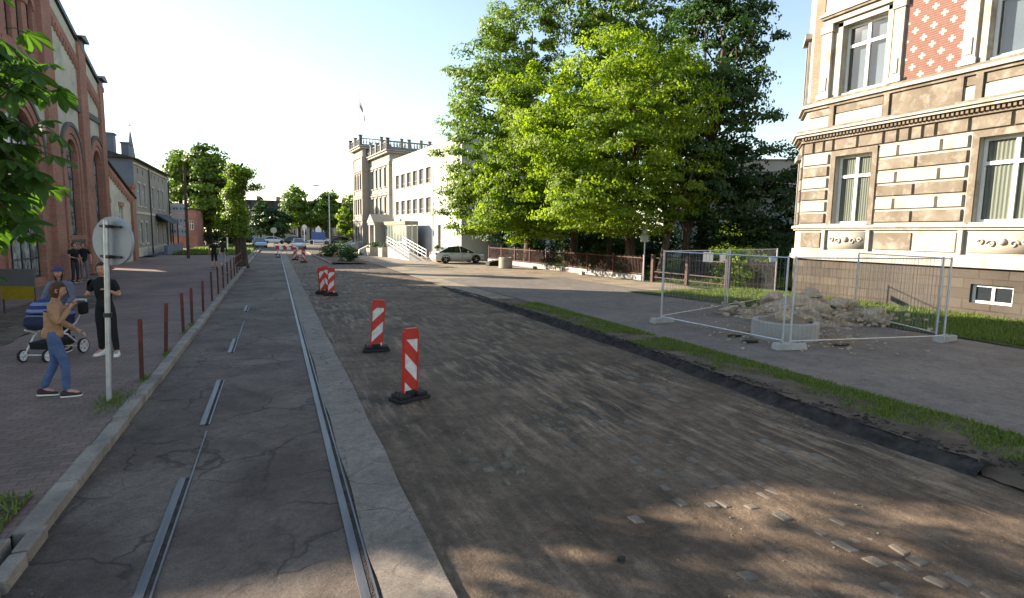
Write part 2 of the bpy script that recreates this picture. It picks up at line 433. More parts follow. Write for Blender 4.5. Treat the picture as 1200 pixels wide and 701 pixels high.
M['milled'] = asphalt_mat('milled dusty road', (.072,.050,.034), (.185,.132,.090), (.060,.045,.034), crack=False, streak=.9, strk=(2.4,.35,1), dust_light=(.44,.32,.21), bump=1.)  # streak colour is milling dust plus painted stand-in for light streaks on the road
M['path'] = asphalt_mat('path asphalt', (.135,.118,.105), (.195,.17,.15), (.21,.18,.155), crack=False, streak=.25, strk=(1.2,.3,1), dust_light=(.17,.15,.13), bump=.35)
M['forecourt'] = asphalt_mat('dusty forecourt', (.22,.175,.13), (.34,.28,.21), (.17,.145,.115), crack=False, streak=.35, strk=(.4,1.2,1), dust_light=(.30,.24,.17), bump=.5)
M['groundbase'] = asphalt_mat('town ground', (.15,.125,.10), (.24,.20,.155), (.13,.11,.09), crack=False, bump=.3)
M['paver'] = brick_mat('purple brown pavers', (.22,.158,.138), (.285,.20,.175), (.15,.115,.095), .2, .1, .007, ground=True, stain=(.085,.075,.068), stainf=.6, bump=.35, rough=.85)
M['soil'] = surf('bare soil', (.075,.058,.042), (.15,.115,.082), 3, .95, 1., .03, stain=(.15,.12,.09), stain_scale=1.5)
M['lawnsoil'] = surf('lawn base', (.035,.05,.015), (.06,.085,.02), 2, .95, .8, .02)
M['steel'] = surf('worn rail steel', (.10,.10,.108), (.17,.17,.18), 2, .5, .1, .002, stretch=(4,.4,1), metal=.55, finemix=.2)
M['blackcrumb'] = surf('broken black asphalt', (.022,.019,.018), (.065,.056,.05), 6, .95, 1., .03)
M['sett'] = surf('granite setts', (.12,.10,.08), (.21,.175,.14), 4, .85, .6, .01, stain=(.10,.09,.08), stain_scale=3)

M['gravel'] = surf('gravel', (.11,.09,.07), (.25,.21,.165), 5, .9, .5, .01)
def grid(name, x0, x1, y0, y1, nx, ny, fz, mat, parent=None):
    mb = MB(); v = []
    for j in range(ny+1):
        for i in range(nx+1):
            a = x0+(x1-x0)*i/nx; b = y0+(y1-y0)*j/ny
            r = fz(a, b); v.append(r if isinstance(r, tuple) else (a, b, r))
    f = [(j*(nx+1)+i, j*(nx+1)+i+1, (j+1)*(nx+1)+i+1, (j+1)*(nx+1)+i) for j in range(ny) for i in range(nx)]
    mb.add(v, f); return mb.build(name, mat, parent, smooth=True)
def st(o): o['kind'] = 'structure'; return o

st(MB().add([(-500,-300,-.09),(500,-300,-.09),(500,700,-.09),(-500,700,-.09)], [(0,1,2,3)]).build('ground', M['groundbase']))
# tram lane, strip, milled roadway
st(grid('tram_lane', -1.84, .68, -8, 100, 10, 400, lambda x, y: .010*fbm(x,y,.8)-.012*math.exp(-((x+1.6)/.2)**2), M['asphalt']))
def strip_x(x, y): return x+(.03*fbm(0,y,.5) if x < .8 else .025*fbm(3,y,.9))
st(grid('road_strip', .60, 1.08, -8, 70, 4, 400, lambda x, y: (strip_x(x,y), y, .006+.012*1+.004*fbm(x,y,1.5) if True else 0), M['strip']))
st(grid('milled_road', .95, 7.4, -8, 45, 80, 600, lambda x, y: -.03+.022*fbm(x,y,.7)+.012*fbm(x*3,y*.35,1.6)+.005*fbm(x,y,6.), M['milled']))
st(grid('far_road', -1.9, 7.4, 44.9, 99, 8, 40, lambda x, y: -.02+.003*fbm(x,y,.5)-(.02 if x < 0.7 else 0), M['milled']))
st(MB().add([(-60,99,-.01),(60,99,-.01),(60,112,-.01),(-60,112,-.01)], [(0,1,2,3)]).build('cross_street', M['path']))
# left pavement
st(MB().add([(-1.97,-6,.1),(-1.97,60,.1),(-9.6,60,.1),(-9.6,-6,.1)], [(3,2,1,0)]).build('left_pavement', M['paver']))
st(MB().add([(-2.1,60,.05),(-2.1,99,.05),(-30,99,.05),(-30,60,.05)], [(0,1,2,3)]).build('far_pavement', M['path']))
mb = MB(); y = 5.35
rk = random.Random(3)
while y < 98:
    L = 1.0; o = rk.uniform(-.012,.012); z = rk.uniform(-.008,.006)
    mb.box(-1.975+o, -1.80+o, y+.006, y+L-.006, -.1, .105+z); y += L
for i in range(11):
    y = 5.25-i*.42; o = rk.uniform(-.03,.03)
    mb.obox((-1.85+o, y, .02), (.11,.38,.16), (math.cos(.06*rk.uniform(-1,1)),.05,0))
    mb.obox((-2.02+o, y-.15, .04), (.09,.36,.14), (1,.06*rk.uniform(-1,1),0))
st(mb.build('kerb', M['kerb'], bevel=.012))
# bare tree pit at the near left
st(grid('tree_pit', -4.3, -2.06, -1, 6.1, 20, 50, lambda x, y: .105+.035*fbm(x,y,1.6)+.012, M['soil']))
st(grid('soil_patch', -7.2, -5.1, 12.5, 24., 16, 50, lambda x, y: (x+.25*fbm(x,y,.7), y+.2*fbm(y,x,.7), .112+.03*fbm(x,y,1.4)), M['soil']))
# rails
def rail(name, x, segs, label):
    mb = MB()
    for (a, b, k) in segs:
        n = max(1, int((b-a)/1.5))
        for i in range(n):
            c, d = a+(b-a)*i/n, a+(b-a)*(i+1)/n
            if k: mb.box(x-.032, x+.032, c, d, -.05, .016)
            mb.box(x+.068, x+.084, c, d, -.05, .013)
            if k: mb.box(x+.032, x+.068, c, d, -.05, .0125, 1)
    return tag(mb.build(name, [M['steel'], M['blackcrumb']]), label, 'tram rail')
rail('tram_rail', .50, [(-8,98,1)], 'steel tram rail running unbroken beside the grey strip')
rail('tram_rail', -.93, [(2,6.25,1),(6.25,7.7,0),(7.95,10.3,1),(12.6,14.2,1),(14.2,17,0),(19,20.5,1)], 'steel tram rail showing in broken pieces through the asphalt nearer the kerb')
# right: torn kerb edge, verge, path, lawn
def fall(y): return 1. if y < 18 else max(0., 1-(y-18)/10)
def edge(x, y):
    u = (x-6.78)/.42
    cx = 6.82+.12*math.sin(y*.35)*min(1,max(0,(y-5)/4))+.35*min(1,max(0,(y-5)/6))*max(0,1-max(0,y-14)/12)
    z = (-.035, .05, .10, .115, .11)[min(4, int(u*4+.01))]
    return (cx+u*.36+.05*fbm(x*4,y,1.8), y, (z*fall(y) if z > 0 else z)+.03*fbm(x,y,2.8))
st(grid('torn_kerb', 6.78, 7.2, 3.4, 24, 4, 260, edge, M['blackcrumb']))
def vedge(y): return 6.82+.35*min(1,max(0,(y-5)/6))*max(0,1-max(0,y-14)/12)+.22
def verge(x, y):
    u = (x-7.)/1.4; xx = vedge(y)-.02+u*(8.38-vedge(y)+.02)
    if y < 3.4: xx = vedge(y)-.1+.5*0+u*(8.48-vedge(y)); 
    return (xx+(.05*fbm(x,y,1.) if u < .9 else 0), y, (.115*fall(y)*(1 if y > 3.4 else min(1,.0+u*2.2))+.05*max(0,fbm(x,y,1.1))*(4*u*(1-u))+.02*fbm(x,y,3.)-.012*(1-fall(y))))
VG = grid('verge', 7., 8.4, -8, 19.5, 16, 280, verge, M['soil']); st(VG)
st(grid('path', 8.36, 15.6, -8, 30, 20, 80, lambda x, y: (x if x > 8.5 else x+.04*fbm(x,y,1.2), y, .095*fall(y)+.012+.006*fbm(x,y,.6)), M['path']))
st(grid('forecourt', 7.2, 19.3, 19., 62, 20, 80, lambda x, y: (x, y, .08*fall(y)+.004+.006*fbm(x,y,.4)), M['forecourt']))
st(grid('lawn', 15.5, 20.6, -8, 20.5, 20, 90, lambda x, y: (x-(1.4*max(0,(y-12)/8) if x < 16 else 0)+.08*fbm(x,y,.9), y, .115*fall(y)+.02+.03*fbm(x,y,.9)), M['lawnsoil']))
st(grid('garden', 18.6, 60, 20.3, 75, 30, 30, lambda x, y: .06+.08*fbm(x,y,.3), M['lawnsoil']))
st(grid('left_green', -9., -2.4, 61, 96, 10, 30, lambda x, y: .1+.05*fbm(x,y,.3), M['lawnsoil']))
# grey patch of broken slabs and sand round the manhole ring
st(grid('sand_patch', 9.9, 13.6, 8.3, 12., 24, 24, lambda x, y: (x+.25*fbm(x,y,.8), y+.25*fbm(y,x,.8), .118+.04*fbm(x,y,1.3)-.16*max(0,math.hypot((x-11.7)/1.9,(y-10.1)/1.85)-.72)), surf('sandy spoil', (.19,.14,.09), (.30,.23,.16), 3, .95, 1., .02)))
# setts showing through the milled road
mb = MB(); rs = random.Random(5)
for row in range(3):
    y = 1.6
    while y < 7.6:
        L = rs.uniform(.16,.27)
        if rs.random() < (.9, .55, .4)[row]*(1 if y < 5.2 else .6):
            x = 4.62+row*-.17+.02*rs.uniform(-1,1)-.07*(y-3)
            mb.obox((x+.02*rs.uniform(-1,1), y+L/2, -.049+rs.uniform(-.006,.004)), (rs.uniform(.09,.15), L-rs.uniform(.03,.08), .05), (1,.16*rs.uniform(-1,1),0), (rs.uniform(-.12,.12),1,0), taper=.8)
        y += L
for i in range(46):
    x = rs.gauss(3.9,.45); y = rs.uniform(1.8,8.8)
    mb.obox((x, y, -.045+rs.uniform(-.006,.006)), (rs.uniform(.08,.15), rs.uniform(.1,.2), .05), (1,.2*rs.uniform(-1,1),0), taper=.8)
for (x, y, a, b) in [(1.98,5.75,.13,.1),(2.05,5.45,.14,.11),(2.28,5.5,.12,.16),(2.42,5.78,.1,.14),(2.12,5.1,.05,.14),(1.9,6.05,.06,.12),(2.35,5.28,.14,.05),(2.5,5.45,.07,.1),(2.2,4.95,.05,.05)]:
    mb.obox((x, y, -.035), (a,b,.05), (1,.25*rs.uniform(-1,1),0), taper=.8)
for i in range(34):
    x = rs.gauss(5.75,.25); y = rs.uniform(4.3,11.)
    mb.obox((x, y, -.045), (rs.uniform(.08,.18), rs.uniform(.1,.3), .05), (1,.2*rs.uniform(-1,1),0), taper=.8)
st(mb.build('setts', M['sett'], bevel=.012))
# loose stones and crumbs
def stones(name, pts, mat, label):
    mb = MB()
    for (x, y, z, s) in pts:
        v = [Vector((rs.gauss(0,1), rs.gauss(0,1), rs.gauss(0,1))).normalized()*rs.uniform(.7,1.2) for _ in range(2)]
        vs = []
        for k in range(8):
            a = (1 if k&1 else -1, 1 if k&2 else -1, 1 if k&4 else -1)
            vs.append((x+a[0]*s*rs.uniform(.35,.6), y+a[1]*s*rs.uniform(.35,.6), z+a[2]*s*rs.uniform(.2,.45)))
        mb.add(vs, [(0,1,3,2),(4,6,7,5),(0,4,5,1),(2,3,7,6),(0,2,6,4),(1,5,7,3)])
    return tag(mb.build(name, mat), label, 'loose stones', kind='stuff')
pl = [(rs.gauss(-1.55,.15), rs.uniform(3,16), .008, rs.uniform(.004,.013)) for _ in range(420)]
stones('gravel', pl, M['sett'], 'pale gravel crumbs lying on the tram lane along the left kerb')
pl = [(rs.gauss(6.55,.22), rs.uniform(2,16), -.03, rs.uniform(.006,.026)) for _ in range(1300)]+[(rs.uniform(1.3,6.3), rs.uniform(2.5,24), -.03, rs.choice([.5,.7,1,1,1.6])*rs.uniform(.006,.016)) for _ in range(3200)]
stones('gravel', pl, M['gravel'], 'grey crumbs and stones scattered over the milled roadway')
pl = [(7.0+rs.uniform(0,.4), rs.uniform(2.5,18), .115, rs.uniform(.01,.045)) for _ in range(900)]
stones('crumbled_asphalt', pl, M['blackcrumb'], 'black asphalt crumbs along the torn right kerb')
# flap of loose bitumen on the road and by the ring
def flap(x, y, z, s, label):
    mb = MB(); n = 9
    top = [(x+s*math.cos(2*PI*k/n)*rs.uniform(.5,1), y+s*.45*math.sin(2*PI*k/n)*rs.uniform(.5,1)) for k in range(n)]
    mb.prism(top, z, z+.03, 0, 'xy'); return tag(mb.build('tarmac_fragment', M['blackcrumb']), label, 'tarmac fragment', 'loose flaps of broken tarmac')
flap(2.42, 3.47, -.02, .05, 'small black fragment lying alone on the milled road')
flap(11.75, 8.7, .11, .3, 'black tarmac flap to the right of the concrete ring')
flap(10.2, 10.35, .12, .26, 'black tarmac flap to the left of the concrete ring')
flap(10.05, 9.65, .12, .3, 'long black tarmac flap in front of the concrete ring towards the left fence post')

# grass blades
def blades(name, P, h, mat, label, w=.014, lean=.5, rng=RNG, rel=None, cat='grass'):
    P = np.asarray(P, float); n = len(P)
    hh = h*rng.uniform(.45,1.3,(n,1)); a = rng.uniform(0,2*PI,n)
    d = np.stack([np.cos(a), np.sin(a), np.zeros(n)],1); b = np.stack([-d[:,1], d[:,0], d[:,2]],1)
    v = np.empty((n,3,3)); v[:,0] = P-b*w*.5; v[:,1] = P+b*w*.5
    v[:,2] = P+np.array([0,0,1])*hh+d*hh*lean*rng.uniform(0,1.4,(n,1))
    me = bpy.data.meshes.new(name); me.vertices.add(n*3); me.vertices.foreach_set('co', v.reshape(-1))
    me.loops.add(n*3); me.loops.foreach_set('vertex_index', np.arange(n*3, dtype=np.int32))
    me.polygons.add(n); me.polygons.foreach_set('loop_start', np.arange(0, n*3, 3, dtype=np.int32)); me.update(calc_edges=True)
    at = me.attributes.new('tone', 'FLOAT', 'FACE'); at.data.foreach_set('value', rng.uniform(0,1,n).astype(np.float32))
    o = link(name, me, mat)
    if label: tag(o, label, cat, kind='stuff')
    return o
def scatter(x0, x1, y0, y1, n, fz, keep, seed=1):
    r = random.Random(seed); out = []; t = 0
    while len(out) < n and t < n*12:
        t += 1; x = r.uniform(x0,x1); y = r.uniform(y0,y1)
        if r.random() < keep(x, y): out.append((x, y, fz(x, y)))
    return out
def kv(x, y):
    u = (x-vedge(y))/(8.4-vedge(y)); n = fbm(x,y,.9,4,5.)
    if u < 0: return 0
    return max(0, min(1, (u-.28)*3.0+n*2.0)) if y < 9.5 else max(0, min(1, (u-.2)*2.+n*2.4))
blades('grass', scatter(7.,8.5,1.,17.8,42000, lambda x,y: .10*fall(y)+.0, kv), .06, M['grass'], 'bright green grass growing on the narrow verge beside the milled road', .02)
blades('grass', scatter(15.2,20.5,5,20.,38000, lambda x,y: .12*fall(y), lambda x,y: max(0,min(1,.9+fbm(x,y,.8)*1.2))*(1 if x > 15.7+.2*fbm(0,y,1) or y > 13 else 0)), .13, M['grass'], 'green lawn at the foot of the ornate stone house', .03)
blades('grass', scatter(19.5,42,20.5,60,22000, lambda x,y: .06, lambda x,y: max(0,min(1,.6+fbm(x,y,.4)*2))), .22, M['grass'], 'shaded grass of the garden behind the red fence', .05)
blades('weeds', scatter(-4.2,-2.05,2.,6.1,2600, lambda x,y: .12, lambda x,y: max(0,min(1,.1+fbm(x,y,1.1,4,2.)*3))), .09, M['grass'], 'weeds in the bare tree pit at the near end of the left pavement', .02, 1.)
blades('weeds', [(rs.gauss(-2.17,.11), rs.gauss(9.2,.3), .10) for _ in range(500)]+[(-2.01+rs.gauss(0,.03), rs.choice([10.4,12.5,14.9,16.1])+rs.gauss(0,.2), .10) for _ in range(500)], .05, M['grass'], 'dry weeds round the foot of the sign post and bollards', .012, 1.)
blades('grass', scatter(-8.9,-2.5,61,95,9000, lambda x,y: .1, lambda x,y: 1), .3, M['grass'], 'lawn beyond the ivy covered tree on the left', .08)
# ------------------------------------------------------------------ brick hall (left)
def hall():
    W = 24.8; cx = W/2      # local x = world y - 16.4
    H = empty('brick_hall', (-8.75,15.4,.15), PI/2, 'large red brick hall with tall arched windows and cream gable panels on the left', 'hall')
    hz = 10.75; sl = .36
    H.scale = (.94,.94,.94)
    def top(x): return hz+sl*(cx-abs(x-cx))
    def arch_ops():
        return [(17.8,19.5,2.1,6.85,True),(22.3,23.9,2.1,6.85,True),(10.6,14.2,.35,7.2,True)]
    mb = MB(); ops = arch_ops(); nar = [(cx+k*1.12-.31, cx+k*1.12+.31, 9.85, 12.0, True) for k in (-2,-1,0,1,2)]
    X0 = 7.3; DP = 9.7; AH = 6.0  # near aisle is added unseen; its height and hall depth shape the sun patch
    facade(mb, X0, W, 0, 8.4, ops, .26); mb.box(X0,W,0,.02,-.3,-.001)
    aw = [(1.2,2.4,1.6,4.2,True),(4.4,5.6,1.6,4.2,True)]; facade(mb, 0, X0, -.3, AH, aw, .26); mb.box(0,.3,.001,DP,-.3,AH); mb.box(0,X0,DP-.3,DP,-.3,AH)
    for k in range(20): mb.box(.1+k*.36, .3+k*.36, -.08, -.001, AH-.45, AH-.2)
    facade(mb, 9.2, 15.6, 8.4, 12.9, nar, .25)
    mb.prism([(9.2,12.9),(15.6,12.9),(15.6,top(15.6)-.3),(cx,top(cx)-.3),(9.2,top(9.2)-.3)], 0, .4)
    for a, b in ((X0,9.2),(15.6,W)):
        mb.prism([(a,8.4),(b,8.4),(b,top(b)-.3),(a,top(a)-.3)], 0, .4)
    mb.box(X0,X0+.4,.401,DP,0,top(X0)-.4); mb.box(W-.4,W,.401,DP,0,hz-.3)
    mb.prism([(X0,0),(W,0),(W,hz-.4),(cx,top(cx)-.5),(X0,top(X0)-.5)], DP-.3, DP)
    # pilasters
    for a, b in ((7.3,7.9),(8.2,9.4),(15.4,16.6),(20.4,21.6),(24.,24.8)):
        zt = top((a+b)/2)+.12
        mb.box(a, b, -.2, 0, 0, zt)
        for zz in (3.2, 5.6): pass
    # stepped arch rings
    for (a,b,c,d,_) in ops:
        r = (b-a)/2; m = (a+b)/2; s = d-r
        mb.ring(m, s, r+.002, r+.24, -.08, .0, n=18); mb.box(a-.24,a-.002,-.08,0,c-.1,s); mb.box(b+.002,b+.24,-.08,0,c-.1,s)
        mb.ring(m, s, r+.28, r+.62, -.12, 0, n=18)
        if c > 1: mb.box(a-.62,a-.28,-.12,0,c-.6,s); mb.box(b+.28,b+.62,-.12,0,c-.6,s); mb.prism([(a-.3,c-.02),(b+.3,c-.02),(b+.3,c-.22),(a-.3,c-.22)], -.14, 0)
    for (a,b,c,d,_) in nar:
        r = (b-a)/2; m = (a+b)/2; s = d-r; mb.ring(m, s, r+.002, r+.2, -.07, 0, n=12)
    # corbelled raking band with teeth
    for (a, b) in ((16.6,20.4),(21.6,24.)):
        n = int((b-a)/.32)
        mb.prism([(a,top(a)-1.5),(b,top(b)-1.5),(b,top(b)-1.1),(a,top(a)-1.1)], -.16, 0)
        for i in range(n):
            x = a+(b-a)*(i+.25)/n; w = (b-a)/n*.55
            mb.box(x, x+w, -.15, -.02, top(x)-1.78, top(x+w/2)-1.45)
    mb.box(9.4,15.4,-.12,0,9.35,9.6)
    mb.build('wall', M['brick'], H)
    # cream panels
    mb = MB()
    for (a, b, m, r) in ((16.6,20.4,18.65,.85+.62),(21.6,24.,23.1,.8+.62)):
        mb.prism([(a,8.78),(b,8.78),(b,top(b)-1.5),(a,top(a)-1.5)], -.05, -.001)
        mb.prism([(a,top(a)-1.1),(b,top(b)-1.1),(b,top(b)-.3),(a,top(a)-.3)], -.1, -.001)
        s = 6.85-(r-.62)
        for sg in (-1, 1):
            P = []
            for k in range(9):
                t = PI/2*k/8; xx = m+sg*(r+.02)*math.cos(t)*1.0
                P.append((xx, s+(r+.02)*math.sin(t)))
            ex = a if sg < 0 else b
            for k in range(8):
                p, q = P[k], P[k+1]
                lo = min(p[0],q[0]); hi = max(p[0],q[0])
                if lo < a or hi > b: continue
                mb.prism([(p[0],p[1]),(q[0],q[1]),(q[0],8.45),(p[0],8.45)], -.05, -.001)
    for sg in (-1,1):
        x0, x1 = sorted((cx+sg*2.45, cx+sg*3.)); mb.box(x0, x1, -.05, -.001, 6.2, 9.35)
    r = 2.45; P = [(cx+r*math.cos(PI*k/16), 5.4+r*math.sin(PI*k/16)) for k in range(17)]
    for k in range(16):
        p, q = P[k], P[k+1]; mb.prism([p, q, (q[0],9.35), (p[0],9.35)], -.05, -.001)
    mb.build('render_panel', M['cream'], H)
    # dark stone: band between pilasters, arch hoods, sills
    mb = MB()
    for a, b in ((16.6,20.4),(21.6,24.)): mb.box(a, b, -.14, -.001, 8.46, 8.76)
    for (a,b,c,d,_) in ops:
        r = (b-a)/2; m = (a+b)/2; s = d-r
        mb.ring(m, s, r+.63, r+.82, -.17, -.002, n=18)
        if c > 1: mb.box(a-.1,b+.1,-.12,.3,c-.3,c-.23)
    mb.build('stone_trim', M['hoodstone'], H)
    mb = MB()
    for sg in (1,):
        for (a, b) in ((X0-.15,cx),(W+.15,cx)):
            mb.prism([(a,top(min(max(a,0),W))-.3),(b,top(b)-.3),(b,top(b)-.05),(a,top(min(max(a,0),W))-.05)], -.22, .6)
    for a, b in ((7.2,8.0),(8.15,9.45),(15.35,16.65),(20.35,21.65),(23.9,24.95)):
        m = (a+b)/2; z = top(min(max(m,.2),W-.2)); mb.prism([(a,z+.12),(b,z+.12),(b,z+.2),(m,z+.42),(a,z+.2)], -.42, .5)
    mb.build('coping', M['darkmetal'], H)
    mb = MB(); mb.prism([(X0-.2,top(X0)-.25),(cx,top(cx)-.25),(W+.2,hz-.25),(W+.2,hz-.45),(cx,top(cx)-.45),(X0-.2,top(X0)-.45)], .61, DP+.1); mb.prism([(-.2,AH),(X0,AH),(X0,AH+.12),(-.2,AH+.12)], -.3, DP+.1); mb.build('roof', M['rooftile'], H)
    for (a,b,c,d,_) in aw: window(H, a, b, c, d, .24, M['darkmetal'], M['skyglass'], True, .06, (.5,), (.3,.6), bar=.02)
    for (a,b,c,d,_) in ops:
        big = b-a > 3
        window(H, a, b, c, d, .24, M['darkmetal'], M['skyglass'], True, .06, (.5,) if not big else (.25,.5,.75), [.12*k for k in range(1,8)], bar=.02)
    for (a,b,c,d,_) in nar: window(H, a, b, c, d, .2, M['darkmetal'], M['skyglass'], True, .05, (.5,), [.16*k for k in range(1,6)], bar=.015)
    mb = MB()
    for (x0) in (17.7,22.2):
        for r_ in range(2):
            for k in range(5): mb.box(x0+.12+k*.32+r_*.1, x0+.3+k*.32+r_*.1, -.012, -.001, 1.45+r_*.24, 1.57+r_*.24)
    mb.build('white_brick_ornament', M['whitestone'], H)
hall()

def simple_house(name, loc, rz, W, D, H, wall, roof, wins, label, cat, eave=.35, roofh=0, frame=None, glass=None, sidewall=None, parts=None, depth=.18, fwd=None, group=None):
    E_ = empty(name, loc, rz, label, cat, group); mb = MB()
    facade(mb, 0, W, 0, H, [w[:4] for w in wins], depth)
    mb.add([(W,0,0),(W,D,0),(W,D,H),(W,0,H)], [(0,1,2,3)]); mb.add([(0,D,0),(W,D,0),(W,D,H),(0,D,H)], [(0,1,2,3)])
    if not sidewall: mb.add([(0,0,0),(0,D,0),(0,D,H),(0,0,H)], [(0,1,2,3)])
    mb.build('wall', wall, E_)
    if sidewall: MB().add([(0,0,0),(0,D,0),(0,D,H),(0,0,H)], [(0,1,2,3)]).build('side_wall', sidewall, E_)
    mb = MB()
    if roofh: 
        mb.add([(-eave,-eave,H),(W+eave,-eave,H),(W+eave,D+eave,H),(-eave,D+eave,H),(eave*2,D/2,H+roofh),(W-eave*2,D/2,H+roofh)], [(0,1,5,4),(2,3,4,5),(0,4,3),(1,2,5),(0,3,2,1)])
        mb.box(-eave,W+eave,-eave-.05,-eave,H-.12,H+.04)
    else: mb.box(-eave,W+eave,-eave,D+eave,H,H+.15)
    rf = mb.build('roof', roof, E_)
    for w in wins: window(E_, *w[:4], depth-.02, frame or M['white'], glass or M['glass'], fw=.06, mull=(.5,), trans=(.66,), bar=.03)
    return E_, rf
# small cream annex with brick trimmed raking gable
A = empty('gabled_annex', (-9.9,41.3,0), PI/2, 'low cream annex with brick trimmed sloping gable between the brick hall and the grey house', 'annex')
mb = MB(); wz = [(2.2,3.3,2.2,4.1),(5.6,6.7,2.2,4.0)]
facade(mb, 0, 9.6, 0, 4.7, wz, .25); mb.prism([(0,4.7),(9.6,4.7),(9.6,4.75),(0,7.3)], 0, .3); mb.box(9.2,9.6,.3,9,0,4.7)
mb.build('wall', M['cream'], A)
mb = MB(); n = 18
for i in range(n):
    x = 9.6*i/n; z = 7.3-2.55*x/9.6; mb.box(x+.02, x+.33, -.12, -.001, z-.62, z-.36)
mb.prism([(0,6.95),(9.6,4.4),(9.6,4.75),(0,7.3)], -.14, -.002)
mb.box(9.0,10.1,-.16,.5,0,5.5); mb.box(8.9,10.2,-.22,.55,5.5,5.75); 
for (a,b,c,d) in wz: mb.box(a-.15,b+.15,-.06,-.002,d+.01,d+.3)
mb.build('brick_trim', M['brick'], A)
mb = MB(); mb.prism([(0,7.34),(10,4.7),(10,4.82),(0,7.48)], -.25, 9); mb.build('roof', M['rooftile'], A)
for w in wz: window(A, *w, .22, M['white'], M['glass'])
# grey two storey house
wins = [(1.2,2.2,4.5,6.4),(3.2,4.2,4.5,6.4),(7.2,8.2,4.5,6.4),(10.2,11.2,4.5,6.4),(12.4,13.4,4.5,6.4),(1.2,2.2,1.2,3.0),(3.4,4.4,1.2,3.0),(9.0,10.0,.9,3.0),(11.6,12.6,.9,3.0),(14.4,15.4,1.,3.)]
att = [(1.4,1.9,7.3,7.75),(3.4,3.9,7.3,7.75),(7.4,7.9,7.3,7.75),(9.0,9.5,7.3,7.75),(11.0,11.5,7.3,7.75),(13.4,13.9,7.3,7.75)]
Hs, rf = simple_house('grey_house', (-11,57.8,0), PI/2, 16.8, 14, 8.4, M['palerender'], M['rooftile'], wins+att, 'pale grey two storey house with dark roof, porch awning and small attic windows', 'house', roofh=1.9, sidewall=M['bluegrey'])
mb = MB()
mb.box(-.02,16.82,-.1,-.001,7.95,8.1); mb.box(-.02,16.82,-.08,-.001,3.75,3.95); mb.box(-.02,16.82,-.06,-.001,0,.8)
for w in wins: mb.box(w[0]-.12,w[1]+.12,-.08,-.001,w[3]+.03,w[3]+.18); mb.box(w[0]-.1,w[1]+.1,-.1,-.001,w[2]-.14,w[2]-.03)
mb.build('moulding', M['cream'], Hs)
MB().tube([(5.9,-.12,.1),(5.9,-.12,8.1)], .06).build('downpipe', M['darkmetal'], Hs)
MB().tube([(16.5,-.12,.1),(16.5,-.12,8.1)], .06).build('downpipe', M['darkmetal'], Hs)
mb = MB(); mb.prism([(-1.1,3.3),(-.01,4.0),(-.01,3.85),(-1.1,3.15)], 8.4, 15.2, 0, 'yz'); mb.box(8.4,15.2,-1.12,-1.0,3.05,3.3); mb.build('awning', flat('dark slate blue awning', (.035,.04,.07), .6), Hs)
for x in (8.5, 11.8, 15.1): MB().box(x-.06,x+.06,-1.06,-.94,.0,3.1).build('awning_post', M['darkmetal'], Hs)
for i, (x, z, w) in enumerate(((1.4,10.5,.9),(3.2,10.0,1.5))):
    yc = (1.6,.9)[i]; mb = MB(); mb.box(x,x+w,yc,yc+.55,8.4,z); mb.box(x-.08,x+w+.08,yc-.08,yc+.63,z,z+.14); mb.build('chimney', M['bluegrey'], rf)
tag(MB().box(-9.5,-9.2,60.5,70,0,.95).build('garden_wall', M['bluegrey']), 'low dark slate wall in front of the grey house porch', 'wall')
# church spire far behind
Sp = empty('church_spire', (-49.8,260,0), 0, 'thin distant church spire rising behind the chimneys of the grey house', 'church spire')
mb = MB(); mb.lathe([(2.2,22),(1.4,29),(.35,38),(.05,40)], n=8); mb.build('spire', M['bluegrey'], Sp)
mb = MB(); mb.box(-2.3,2.3,-2.3,2.3,0,22); mb.build('tower', M['bluegrey'], Sp)
mb = MB(); mb.tube([(0,0,39),(0,0,42.5)], .12); mb.tube([(-.8,0,41.3),(.8,0,41.3)], .12); mb.build('cross', M['darkmetal'], Sp)
# billboards beside the house
Bb = empty('billboard_stand', (-11.1,74.5,0), -.02, 'white three panel billboard on posts right of the grey house', 'billboard')
rb = random.Random(8)
for x in (.1, 1.8): MB().tube([(x,.1,0),(x,.1,5.4)], .07).build('post', M['darkmetal'], Bb)
for k, (z0, z1) in enumerate(((1.7,2.7),(2.85,4.05),(4.2,5.35))):
    p = MB().box(0,1.95,0,.06,z0,z1).build('panel', surf('white sign board', (.40,.41,.43), (.46,.47,.49), 1, .5, 0, 0, finemix=.05), Bb)
    mb = MB(); 
    for i in range(5):
        x = .2+i*.34+rb.uniform(-.05,.05); mb.box(x,x+rb.uniform(.12,.24),-.012,-.001,(z0+z1)/2-.12,(z0+z1)/2+.14)
    mb.build('printed_marks', M['bluegrey'], p)
simple_house('red_outbuilding', (-12.2,84,0), 0, 2.8, 8, 5.0, surf('faded red render', (.30,.13,.10), (.38,.20,.16), .6), M['rooftile'], [(2.,2.5,2.4,3.6),(.7,1.2,2.4,3.6)], 'faded red outbuilding behind the white billboards', 'outbuilding', eave=.15)

